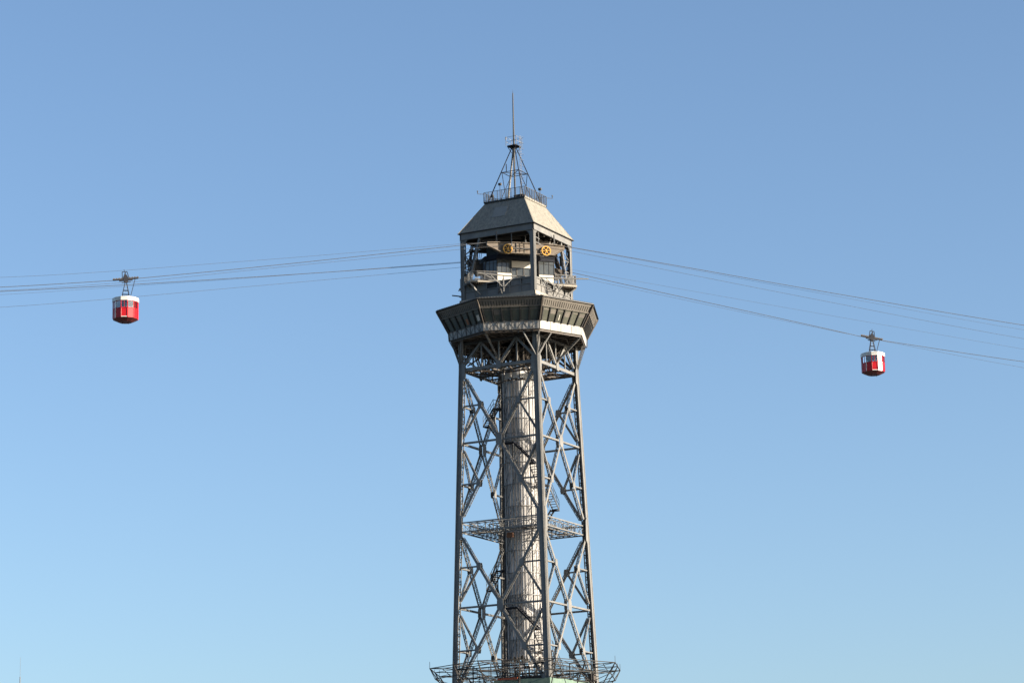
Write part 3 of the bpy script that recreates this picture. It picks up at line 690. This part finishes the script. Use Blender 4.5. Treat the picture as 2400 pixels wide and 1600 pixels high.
# hipped roof of separate sheets
HB, HT, ZB, ZT = 5.02, 2.60, 88.93, 92.80
rs = []
n = 12
sl_ = (HB - HT) / (ZT - ZB)
for i in range(n):
    x0 = -HB + 2 * HB * i / n + .003; x1 = -HB + 2 * HB * (i + 1) / n - .003
    tm = lambda x: 1.0 if abs(x) <= HT else max(0, (HB - abs(x)) / (HB - HT))
    P = [(x0, 0), (x1, 0)]
    if tm(x1) > 0: P.append((x1, tm(x1)))
    for xs in ((HT, -HT)):
        if x0 < xs < x1: P.append((xs, 1.0))
    if tm(x0) > 0: P.append((x0, tm(x0)))
    lift = .004 * (i % 2)
    pts = [V((x, -(HB - (HB - HT) * t) - lift, ZB + (ZT - ZB) * t)) for x, t in P]
    rs.append(MB().poly_prism(pts, (0, .05, -.03)).obj('roof_sheet', ROOFM, cab))
rs.append(MB().bar((HB + .0, -HB - .0, ZB), (HT, -HT, ZT), .10, .07, (1, -1, .5)).obj('hip_flashing', ROOFM, cab))
rs.append(MB().bar((-HB - .02, -HB - .03, ZB - .01), (HB + .02, -HB - .03, ZB - .01), .07, .06, (0, 0, 1)).obj('eave_trim', DARK, cab))
rs.append(MB().box((-HT - .12, -HT - .12, ZT - .02), (HT + .05, -HT + .03, ZT + .2)).obj('deck_fascia', DARK, cab))
for o in spin(rs, 4, math.pi / 2):
    if o.name.startswith('deck_fascia') and abs(o.rotation_euler.z - math.pi / 2) < .01: o.data = o.data.copy(); o.data.materials[0] = ROOFM
t0, t1 = .42, .78
MB().poly_prism([V((x, -(HB - (HB - HT) * t) - .05, ZB + (ZT - ZB) * t)) for x, t in ((-1.0, t0), (.75, t0), (.75, t1), (-1.0, t1))], (0, .02, 0)).obj('roof_patch', mat('pale_roof_patch', (.15, .155, .15), (.175, .18, .172), .8), cab)
MB().box((-HT, -HT, ZT + .1), (HT, HT, ZT + .2)).obj('roof_deck', STEELD, cab)
MB().box((1.0, -2.2, ZT + .2), (2.1, -1.3, ZT + .62)).obj('equipment_box', BROWN, cab)
MB().box((HB - .9, 3.0, ZB - 3.4), (HB - .6, 3.3, ZB - 2.2)).obj('wall_box', STEELD, cab)
dr = []
HR = 2.72
mb = MB()
for z in (ZT + .3, ZT + 1.32): mb.bar((-HR, -HR, z), (HR, -HR, z), .04, .04, (0, 0, 1))
for i in range(9): x = -HR + 2 * HR * i / 9; mb.bar((x, -HR, ZT + .05), (x, -HR, ZT + 1.32), .06, .06, (0, 1, 0))
for i in range(36): x = -HR + 2 * HR * i / 36; mb.bar((x, -HR, ZT + .3), (x, -HR, ZT + 1.3), .018, .018, (0, 1, 0))
dr.append(mb.obj('deck_railing', STEELD, cab)); spin(dr, 4, math.pi / 2)
# lamps and outriggers on the deck
for (x, y, z, nm) in ((-.6, -2.6, 94.75, 'floodlight'), (2.7, 1.2, 94.55, 'floodlight'), (-1.7, -2.5, 93.5, 'floodlight')):
    mb = MB(); mb.box((x - .18, y - .12, z), (x + .18, y + .12, z + .26)); mb.bar((x, y, ZT + .2), (x, y, z), .05, .05, (1, 0, 0)); mb.disc((x, y - .14, z + .13), (0, 1, 0), .12, .05, 12); mb.obj(nm, STEELD, cab)
for p in ((-HR, -HR), (HR, HR)):
    a = V((p[0], p[1], ZT + 1.15)); e = a + V((p[0], p[1], 0)).normalized() * .75
    mb = MB(); mb.bar(a, e, .05, .05, (0, 0, 1)); mb.bar(e, e + V((0, 0, .3)), .06, .06, (1, 0, 0)); mb.tube(e + V((0, 0, .25)), e + V((0, 0, .38)), .08, 8); mb.obj('corner_lamp', STEELD, cab)

# ---- mast on the roof
mast = empty('roof_mast', (0, 0, 0)); mast.parent = tower
MB().tube((0, 0, ZT + .2), (0, 0, 100.3), .09, 10, .12).tube((0, 0, 100.3), (0, 0, 106.6), .115, 10, .065).tube((0, 0, 106.6), (0, 0, 107.1), .03, 6, .005).obj('mast_pole', STEELD, mast)
for x, y in ((-1, -1), (1, -1), (1, 1), (-1, 1)):
    mb = MB(); a = V((x * 2.35, y * 2.35, ZT + .2)); b = V((x * .15, y * .15, 100.0)); mb.tube(a, b, .065, 8, .055)
    mb.obj('mast_leg', NAVY, mast)  # near-black colour puts the shaded side into the legs
MB().tube((-1.2, 0.3, ZT + .2), (-.1, .05, 99.9), .15, 8, .10).obj('inclined_pipe', STEEL, mast)
mb = MB(); q = [V((x * 1.1, y * 1.1, 96.75)) for x, y in ((-1, -1), (1, -1), (1, 1), (-1, 1))]
for i in range(4): mb.bar(q[i], q[(i + 1) % 4], .06, .06, (0, 0, 1))
mb.bar(q[0], q[2], .06, .06, (0, 0, 1)); mb.bar(q[1], q[3], .06, .06, (0, 0, 1)); mb.tube((-.5, -1.1, 96.75), (-.5, -1.1, 97.7), .05, 6)
mb.obj('mast_ring', NAVY, mast)
mb = MB()
for i in range(4):
    nx = (q[i] + q[(i + 1) % 4]) / 2; 
    mb.bar(q[i], V((nx.x * 2.1, nx.y * 2.1, ZT + .25)), .06, .06, (0, 0, 1))
mb.obj('mast_strut', NAVY, mast)
mb = MB(); mb.poly_prism([V((x * .68, y * .68, 100.0)) for x, y in ((-1, -.7), (-.7, -1), (.7, -1), (1, -.7), (1, .7), (.7, 1), (-.7, 1), (-1, .7))], (0, 0, .08))
for x, y in ((-1, -1), (1, -1), (1, 1), (-1, 1)): mb.bar((x * .58, y * .58, 100), (x * .2, y * .2, 99.2), .06, .06, (0, 0, 1))
mb.obj('mast_platform', NAVY, mast)
mb = MB(); q = [V((x * .70, y * .70, 0)) for x, y in ((-1, -1), (1, -1), (1, 1), (-1, 1))]
for z in (100.55, 101.1):
    for i in range(4): mb.bar(q[i] + V((0, 0, z)), q[(i + 1) % 4] + V((0, 0, z)), .03, .03, (0, 0, 1))
for i in range(4): mb.bar(q[i] + V((0, 0, 100)), q[i] + V((0, 0, 101.1)), .04, .04, (1, 0, 0))
mb.tube(q[0] + V((0, 0, 100.8)), q[0] + V((0, 0, 101.15)), .07, 6)
mb.obj('platform_railing', RAILM, mast)
mb = MB(); lx, ly = .68, .3
for dy in (-.16, .16): mb.bar((lx, ly + dy, ZT + .2), (lx, ly + dy, 101.2), .03, .03, (1, 0, 0))
for i in range(26): z = ZT + .5 + .32 * i; mb.bar((lx, ly - .16, z), (lx, ly + .16, z), .025, .025, (0, 0, 1))
for i in range(10):
    z = ZT + 2 + .7 * i; pts = [V((lx + .4 * math.sin(t) , ly - .35 * math.cos(t), z)) for t in [math.pi * j / 6 for j in range(7)]]; mb.path(pts, .014, 4)
mb.obj('caged_ladder', RAILM, mast)

# ================================================================== old gallery frame near the bottom edge
gal = empty('gallery_frame', (0, 0, 0)); gal.parent = tower
gp = []
RG, ZG = 11.3, 38.25
mb = MB(); mb.bar(C8(0, RG, ZG), C8(1, RG, ZG), .09, .08, (0, 0, 1)); gp.append(mb.obj('gallery_rim', GALV, gal))
mb = MB(); mb.bar(C8(0, 10.7, 37.1), C8(1, 10.7, 37.1), .08, .08, (0, 0, 1)); mb.bar(C8(0, 8.3, 38.2), C8(1, 8.3, 38.2), .09, .09, (0, 0, 1)); mb.bar(C8(0, 8.3, 36.3), C8(1, 8.3, 36.3), .07, .07, (0, 0, 1)); mb.bar(C8(0, 9.8, 38.2), C8(1, 9.8, 38.2), .06, .06, (0, 0, 1)); gp.append(mb.obj('gallery_ring', GALV, gal))
for i in range(2):
    t = i / 2; a = C8(0, RG, ZG).lerp(C8(1, RG, ZG), t); b = C8(0, 8.3, 38.2).lerp(C8(1, 8.3, 38.2), t); c = C8(0, 10.7, 37.1).lerp(C8(1, 10.7, 37.1), t); d = C8(0, 8.3, 34.0).lerp(C8(1, 8.3, 34.0), t)
    mb = MB(); mb.bar(a, b, .08, .08, (0, 0, 1)); mb.bar(a, d, .09, .09, (0, 0, 1)); mb.bar(b, d, .10, .10, (1, 0, 0)); mb.bar(c, b + V((0, 0, -1.9)), .06, .06, (0, 0, 1)); mb.bar(a, c, .06, .06, (0, 0, 1))
    mb.bar(a, a + V((0, 0, .35 if i else .75)), .035, .035, (1, 0, 0))
    if i == 0: mb.bar(b, C8(0, 6.3, 38.2), .08, .08, (0, 0, 1))
    t2 = (i + 1) / 2; b2 = C8(0, 8.3, 38.2).lerp(C8(1, 8.3, 38.2), t2); mb.bar(a, b2, .05, .05, (0, 0, 1)); c2 = C8(0, 8.3, 36.3).lerp(C8(1, 8.3, 36.3), t2); mb.bar(b, c2, .05, .05, (0, 0, 1))
    gp.append(mb.obj('gallery_bracket', GALV, gal))
spin(gp, 8, math.pi / 4)
gi = []
mb = MB(); mb.bar(V((-6, -6.0, 38.1)), V((6, -6.0, 38.1)), .1, .12, (0, 0, 1)); mb.bar(V((-6, -6.0, 37.0)), V((6, -6.0, 37.0)), .08, .08, (0, 0, 1))
for i in range(9): x = -6 + 1.5 * i; mb.bar((x, -6, 37), (x, -6, 38.1), .05, .05, (0, 1, 0)); mb.bar((x, -6, 38.1), (x * .5, -2.6, 38.1), .05, .05, (0, 0, 1))
mb.bar((-2.7, -2.7, 38.15), (2.7, -2.7, 38.15), .1, .14, (0, 0, 1)); mb.bar((-5.6, -5.6, 37), (5.6, -2.6, 37), .06, .06, (0, 0, 1)); mb.bar((5.6, -5.6, 37), (-5.6, -2.6, 37), .06, .06, (0, 0, 1))
gi.append(mb.obj('gallery_inner_frame', GALV, gal)); spin(gi, 4, math.pi / 2)
MB().box((5.9, 4.0, 36.9), (6.6, 4.5, 37.7)).obj('equipment_box', BROWN, gal)
MB().box((1.3, -4.0, 36.45), (4.6, -3.2, 37.05)).obj('louvred_cabinet', GALV, gal)
for i in range(3): MB().box((1.35, -4.05, 36.5 + .18 * i), (4.55, -4.0, 36.62 + .18 * i)).obj('louvre', LACE, gal)
MB().box((-1.4, -4.3, 36.55), (1.2, -4.1, 36.95)).obj('orange_beam', ORANGE, gal)
# netting wrapped round the tower just above the bottom edge of the view
netp = [C8(-1, 7.7, 0), C8(0, 9.0, 0), C8(1, 7.9, 0), C8(2, 8.9, 0)]
netting = empty('debris_netting', tower.matrix_world @ V((0, 0, 30)) if False else (0, 0, 30), R(TH))
tag(netting, 'faded green scaffold netting wrapped round the foot of the tower at the bottom edge', 'netting')
for i in range(3):
    for j in range(5):
        a = netp[i].lerp(netp[i + 1], j / 5); b = netp[i].lerp(netp[i + 1], (j + 1) / 5)
        tp = 36.38 - 30 + (-.12 if i == 2 else 0); mb = MB(); zt0 = tp + .05 * math.sin(3 * j + i); zt1 = tp + .05 * math.sin(3 * (j + 1) + i)
        nn = (a + b).normalized()
        mb.poly_prism([V((a.x, a.y, -2)), V((b.x, b.y, -2)), V((b.x, b.y, zt1)), V((a.x, a.y, zt0))], -nn * .04)
        mb.obj('net_sheet', NETM, netting)

# ================================================================== ropeway cables
def WP(a, d, z):
    p = AD(a, d, z); c, s = math.cos(R(TH)), math.sin(R(TH)); return V((c * p.x - s * p.y, s * p.x + c * p.y, p.z))
def spline(pts):
    """piecewise-linear knots -> smooth sampled curve (Catmull-Rom on height)"""
    out = []
    for i in range(len(pts) - 1):
        (a0, z0), (a1, z1) = pts[i], pts[i + 1]
        m0 = (z1 - pts[i - 1][1]) / (a1 - pts[i - 1][0]) if i else (z1 - z0) / (a1 - a0)
        m1 = (pts[i + 2][1] - z0) / (pts[i + 2][0] - a0) if i + 2 < len(pts) else (z1 - z0) / (a1 - a0)
        for k in range(8):
            t = k / 8; h = a1 - a0
            out.append((a0 + h * t, (2 * t**3 - 3 * t**2 + 1) * z0 + (t**3 - 2 * t**2 + t) * h * m0 + (-2 * t**3 + 3 * t**2) * z1 + (t**3 - t**2) * h * m1))
    out.append(pts[-1]); return out
CABLES = [
 ('track_cable', 4.2, .034, [[(-150, 72.5), (-90, 76.1), (-60.4, 78.87), (-48.1, 80.24)], [(-48.1, 80.24), (-45.2, 80.64)], [(-45.2, 80.64), (-31.95, 82.61), (-8.22, 86.41), (-4.8, 86.98)]], 'thick near track cable left of the tower, carrying the left red cabin'),
 ('haul_rope', 4.45, .017, [[(-150, 70), (-60.43, 78.42), (-44.04, 80.40), (-32, 82.27), (-8.3, 85.87), (-2.5, 86.68)]], 'thin rope just under the near track cable left of the tower'),
 ('haul_rope', 3.95, .015, [[(-150, 73), (-60.4, 80.03), (-31.9, 83.46), (-8.15, 86.66), (-2, 87.3)]], 'uppermost faint rope left of the tower'),
 ('track_cable', 4.2, .034, [[(4.4, 87.03), (5.47, 86.93), (20.2, 85.21), (35.3, 83.4), (63.1, 80.3), (150, 72)]], 'thick uppermost cable right of the tower, with no cabin on it'),
 ('haul_rope', 4.45, .017, [[(2.4, 86.75), (5.37, 86.4), (35.13, 82.23), (62.9, 78.54), (150, 69)]], 'thin rope running below the uppermost cable right of the tower, well apart from it'),
 ('haul_rope', 3.95, .012, [[(2, 87.2), (5.55, 86.95), (35.4, 83.2), (63.2, 79.77), (150, 71)]], 'faint rope hugging the underside of the uppermost cable right of the tower'),
 ('track_cable', -4.2, .034, [[(-150, 72), (-59.44, 80.46), (-30.21, 83.65), (-5.87, 86.6), (-4.6, 86.9)]], 'thick far track cable left of the tower, passing behind the hanger of the left cabin'),
 ('haul_rope', -4.45, .013, [[(-150, 71), (-59.4, 80.15), (-42.5, 82.16), (-30.2, 83.63), (-5.8, 86.77), (-3, 87.1)]], 'faint rope close along the far track cable left of the tower'),
 ('haul_rope', -3.95, .017, [[(-150, 69), (-59.44, 78.58), (-30.26, 82.51), (-5.95, 85.96), (-2.5, 86.5)]], 'lowest thin rope left of the tower, passing behind the top of the left cabin'),
 ('track_cable', -4.2, .034, [[(4.4, 86.95), (8.26, 86.13), (38.67, 81.1), (45.1, 80.0)], [(45.1, 80.0), (48.1, 79.6)], [(48.1, 79.6), (67.18, 77.74), (150, 71)]], 'thick far track cable right of the tower, carrying the right red cabin'),
 ('haul_rope', -4.45, .012, [[(3, 87.3), (8.35, 86.57), (38.85, 82.82), (67.4, 79.41), (150, 70)]], 'faint rope right of the tower midway between upper and lower cables'),
 ('haul_rope', -3.95, .015, [[(2.5, 86.6), (8.16, 85.65), (38.55, 80.9), (67, 76.91), (150, 67)]], 'lowest rope right of the tower, just under the cabin-carrying cable'),
]
for name, d, r, segs, lab in CABLES:
    mb = MB()
    for s in segs: mb.path([WP(a, d, z) for a, z in spline(s)], r, 6)
    tag(mb.obj(name, CABLEM), lab, 'cable', 'steel ropes of the cable car line')

# ================================================================== cable cars
NV = 12
def CV(k, r, z): t = R(-90 + 30 * k); return V((r * math.cos(t), r * math.sin(t), z))
def make_car():
    """origin at the cabin floor centre, x along the cable; cable grip 4.7 m up"""
    root = empty('cable_car', (0, 0, 0)); RC = 1.40
    for k in range(NV):
        nn = (CV(k, 1, 0) + CV(k + 1, 1, 0)).normalized()
        def q(r, z0, z1, e=.02): return [CV(k, r, z0).lerp(CV(k + 1, r, z0), e), CV(k, r, z0).lerp(CV(k + 1, r, z0), 1 - e), CV(k, r, z1).lerp(CV(k + 1, r, z1), 1 - e), CV(k, r, z1).lerp(CV(k + 1, r, z1), e)]
        door = k in (11, 5)
        p = MB().poly_prism(q(RC, .10 if not door else .2, 1.14), -nn * .05).obj('door' if door else 'body_panel', RED, root)
        if door:
            mb = MB(); mb.bar(CV(k, RC + .01, .16), CV(k + 1, RC + .01, .16), .09, .05, nn)
            for e in (.03, .97): c = CV(k, RC + .01, 0).lerp(CV(k + 1, RC + .01, 0), e); mb.bar(c + V((0, 0, .16)), c + V((0, 0, 1.1)), .05, .04, nn)
            mb.obj('door_frame', CABW, p)
        wf = MB(); wf.bar(CV(k, RC, 1.17), CV(k + 1, RC, 1.17), .07, .06, nn); wf.bar(CV(k, RC, 2.0), CV(k + 1, RC, 2.0), .08, .06, nn)
        if k % 2: c = CV(k, RC, 0).lerp(CV(k + 1, RC, 0), .5); wf.bar(c + V((0, 0, 1.17)), c + V((0, 0, 2.0)), .04, .05, nn)
        f = wf.obj('window_frame', RED, root)
        MB().poly_prism(q(RC - .02, 1.18, 2.02, .03), -nn * .015).obj('window_pane', CLEAR, f)
        MB().bar(CV(k, RC + .01, .1), CV(k, RC + .01, 2.02), .075, .06, CV(k, 1, 0)).obj('corner_post', CABW if k in (10,) else RED, root)
        MB().poly_prism(q(RC + .09, 2.0, 2.42, .004), -nn * .06).obj('roof_band', CABW, root)
    mb = MB(); b = 0
    for r, z in ((RC + .05, 2.36), (RC - .25, 2.52), (.4, 2.6)): mb.v += [tuple(CV(k, r, z)) for k in range(NV)]
    for j in range(2):
        for k in range(NV): k2 = (k + 1) % NV; mb.f.append((j * NV + k, j * NV + k2, (j + 1) * NV + k2, (j + 1) * NV + k))
    mb.f.append(tuple(2 * NV + k for k in range(NV)))
    mb.obj('roof', CABW, root)
    MB().poly_prism([CV(k, RC + .03, 2.02) for k in range(NV)], (0, 0, .03)).obj('cabin_ceiling', CABW, root)
    mb = MB()
    for r, z in ((RC - .02, .14), (RC + .0, .08), (.75, -.22)): mb.v += [tuple(CV(k, r, z)) for k in range(NV)]
    for j in range(2):
        for k in range(NV): k2 = (k + 1) % NV; mb.f.append((j * NV + k2, j * NV + k, (j + 1) * NV + k, (j + 1) * NV + k2))
    mb.f.append(tuple(2 * NV + k for k in range(NV))[::-1]); mb.f.append(tuple(k for k in range(NV)))
    mb.obj('underside', REDD, root)
    for x in (-.35, .35): MB().tube((x, -.1, -.42), (x, -.1, -.15), .035, 6).obj('landing_peg', NAVY, root)
    # hanger: two tapering frames with rungs, and a damper strut
    mb = MB()
    for y in (-.12, .12):
        for x in (-.36, .36): mb.bar((x, y, 2.45), (x, y, 2.95), .06, .05, (0, 1, 0)); mb.bar((x, y, 2.95), (x * .22, y * .6, 4.32), .06, .05, (0, 1, 0))
        for z, ww in ((2.52, .36), (2.95, .36), (3.4, .28)): mb.bar((-ww, y, z), (ww, y, z), .05, .05, (0, 1, 0))
    for x in (-.36, .36): mb.bar((x, -.12, 2.9), (x, .12, 2.9), .05, .05, (0, 0, 1))
    h = mb.obj('hanger', NAVY, root)
    rg = MB()
    for z in (3.2, 3.6, 3.9): rg.bar((-.26 + (z - 3.2) * .18, -.1, z), (.26 - (z - 3.2) * .18, -.1, z), .022, .022, (0, 1, 0))
    rg.obj('rungs', RAILM, h)
    return root
def make_carriage(root, slope, zc=4.66):
    """wheel carriage on the track cable, tilted with the cable"""
    T = lambda x, y, z: V((x * math.cos(slope) - z * math.sin(slope), y, zc + x * math.sin(slope) + z * math.cos(slope)))
    mb = MB()
    for y in (-.09, .09): mb.bar(T(-1.38, y, .03), T(1.38, y, .03), .13, .03, (0, 1, 0)); mb.bar(T(-.75, y, -.1), T(.75, y, -.1), .12, .03, (0, 1, 0))
    mb.poly_prism([T(-.16, -.12, -.38), T(.16, -.12, -.38), T(.30, -.12, .0), T(.24, -.12, .3), T(.1, -.12, .55), T(-.12, -.12, .55), T(-.26, -.12, .3), T(-.30, -.12, 0)], (0, .24, 0))
    mb.bar(T(-.5, 0, -.32), T(.5, 0, -.32), .05, .1, (0, 0, 1))
    c = mb.obj('carriage', NAVY, root)
    for i in range(10):
        x = -1.32 + 2.64 * i / 9
        MB().disc(T(x, 0, .10), (0, 1, 0), .135, .10, 14).obj('carriage_wheel', BROWN, c)
    mb = MB()
    for x0, z0, x1, z1 in ((-.36, .2, -.30, .88), (.36, .2, .24, .88), (-.30, .88, .24, .88)): mb.bar(T(x0, 0, z0), T(x1, 0, z1), .07, .07, (0, 1, 0))
    mb.bar(T(-.05, 0, .88), T(-.05, 0, 1.15), .05, .05, (0, 1, 0)); mb.bar(T(-.12, 0, .3), T(.05, 0, .8), .12, .1, (0, 1, 0))
    mb.obj('carriage_frame', NAVY, c)
    MB().bar(T(1.05, 0, 0), V((.48, 0, 2.5)), .06, .06, (0, 1, 0)).obj('damper_strut', NAVY, root)

# passengers: one skinned body each, clothing colour differs
def make_person(shirt, skin=(.42, .26, .18), hair=(.04, .025, .02), arm=0):
    J = [(0, 0, .92), (0, 0, 1.15), (0, 0, 1.40), (0, -.01, 1.52), (0, -.02, 1.64), (0, -.01, 1.74),
         (.17, 0, 1.38), (.25, -.03, 1.12), (.24, -.14 - .12 * arm, .92 + .3 * arm), (-.17, 0, 1.38), (-.25, -.02, 1.12), (-.23, -.1, .9),
         (.10, 0, .86), (.11, -.02, .48), (.11, .02, .09), (.12, -.13, .04), (-.10, 0, .86), (-.11, -.02, .48), (-.11, .02, .09), (-.12, -.13, .04)]
    Ed = [(0, 1), (1, 2), (2, 3), (3, 4), (4, 5), (2, 6), (6, 7), (7, 8), (2, 9), (9, 10), (10, 11), (0, 12), (12, 13), (13, 14), (14, 15), (0, 16), (16, 17), (17, 18), (18, 19)]
    Rr = [.15, .14, .16, .06, .095, .085, .07, .05, .035, .07, .05, .035, .10, .07, .05, .035, .10, .07, .05, .035]
    me = bpy.data.meshes.new('person'); me.from_pydata(J, Ed, []); ob = bpy.data.objects.new('tmp', me); col.objects.link(ob)
    md = ob.modifiers.new('s', 'SKIN')
    for i, v in enumerate(me.skin_vertices[0].data): v.radius = (Rr[i], Rr[i] * (.75 if i in (0, 1, 2) else 1)); v.use_root = (i == 0)
    sb = ob.modifiers.new('d', 'SUBSURF'); sb.levels = 1
    dg = bpy.context.evaluated_depsgraph_get(); m2 = bpy.data.meshes.new_from_object(ob.evaluated_get(dg)); bpy.data.objects.remove(ob)
    m2.materials.clear()
    for c, nm in ((shirt, 'shirt'), (skin, 'skin'), ((.03, .035, .06), 'trousers'), (hair, 'hair')): m2.materials.append(mat('person_' + nm, c, tuple(x * .85 for x in c), .8, scale=5))
    for p in m2.polygons:
        c = p.center; p.material_index = 3 if (c.z > 1.70 or (c.z > 1.56 and c.y > .02)) else 1 if (c.z > 1.47 or (abs(c.x) > .16 and c.z < 1.05 and c.z > .8)) else 0 if c.z > .95 else 2
        p.use_smooth = True
    m2.name = 'person'; return m2
def put_person(car, x, y, rz, shirt, lab, hair=(.04, .025, .02), sc_=1.0, arm=0):
    o = bpy.data.objects.new('person', make_person(shirt, hair=hair, arm=arm)); col.objects.link(o)
    o.location = car.matrix_basis @ V((x, y, .14)); o.rotation_euler = (0, 0, car.rotation_euler.z + rz); o.scale = (sc_,) * 3
    tag(o, lab, 'person', 'passengers standing in the cable cars')
yaw = R(TH + 45)
proto = make_car(); proto.location = WP(-46.62, 4.2, 75.78); proto.rotation_euler = (0, 0, yaw)
tag(proto, 'red and white cable car cabin hanging on the left of the tower', 'cable car', 'red cabins of the cable car line')
car2 = copy_tree(proto, None, yaw, WP(46.69, -4.2, 75.42))
tag(car2, 'red and white cable car cabin hanging low on the right of the tower', 'cable car', 'red cabins of the cable car line')
make_carriage(proto, math.atan2(.40, 2.9)); make_carriage(car2, -math.atan2(.40, 3.0), 4.42)
put_person(proto, -.75, -.75, .3, (.05, .06, .10), 'passenger in a dark jacket at the leftmost window of the left cable car', arm=1)
put_person(proto, -.15, -.9, -.2, (.60, .56, .50), 'passenger in a pale top behind the door window of the left cable car', hair=(.25, .15, .07))
put_person(proto, .75, -.55, .6, (.40, .38, .36), 'passenger in a grey top by the right window of the left cable car')
put_person(car2, -.7, -.7, .1, (.14, .15, .09), 'passenger in an olive top at the left window of the right cable car')
put_person(car2, -.05, -.85, .4, (.65, .63, .62), 'passenger in a white shirt near the middle window of the right cable car', arm=1)
put_person(car2, .55, .2, 1.2, (.30, .06, .07), 'passenger in a red top deep inside the right cable car')

# ================================================================== boat mast, bottom left corner
bt = empty('sailing_boat', (-31.25, -150.0, -.5)); tag(bt, 'sailing boat of which only a thin mast tip shows at bottom left', 'boat')
mb = MB(); n = 9
for j, (zz, sx) in enumerate(((-.3, .35), (.35, .8), (1.1, 1.0))):
    for i in range(n * 2):
        t = i / (n * 2) * 2 * math.pi; L_ = 5.5 * (1 if j else .8); mb.v.append((1.6 * sx * math.sin(t), L_ * math.cos(t) * (1 if math.cos(t) < 0 else 1.15), zz))
for j in range(2):
    for i in range(n * 2): k = (i + 1) % (n * 2); mb.f.append((j * 2 * n + i, j * 2 * n + k, (j + 1) * 2 * n + k, (j + 1) * 2 * n + i))
mb.f.append(tuple(range(n * 2))[::-1]); mb.f.append(tuple(4 * n + i for i in range(2 * n)))
mb.obj('hull', CABW, bt)
MB().tube((0, .5, 1), (0, .5, 22.72), .07, 8, .028).obj('boat_mast', STEEL, bt)
MB().tube((0, .5, 22.7), (0, .5, 23.9), .009, 5, .007).obj('whip_aerial', STEEL, bt)
MB().tube((0, .5, 2.2), (0, -4.2, 2.1), .06, 8).obj('boom', STEEL, bt)
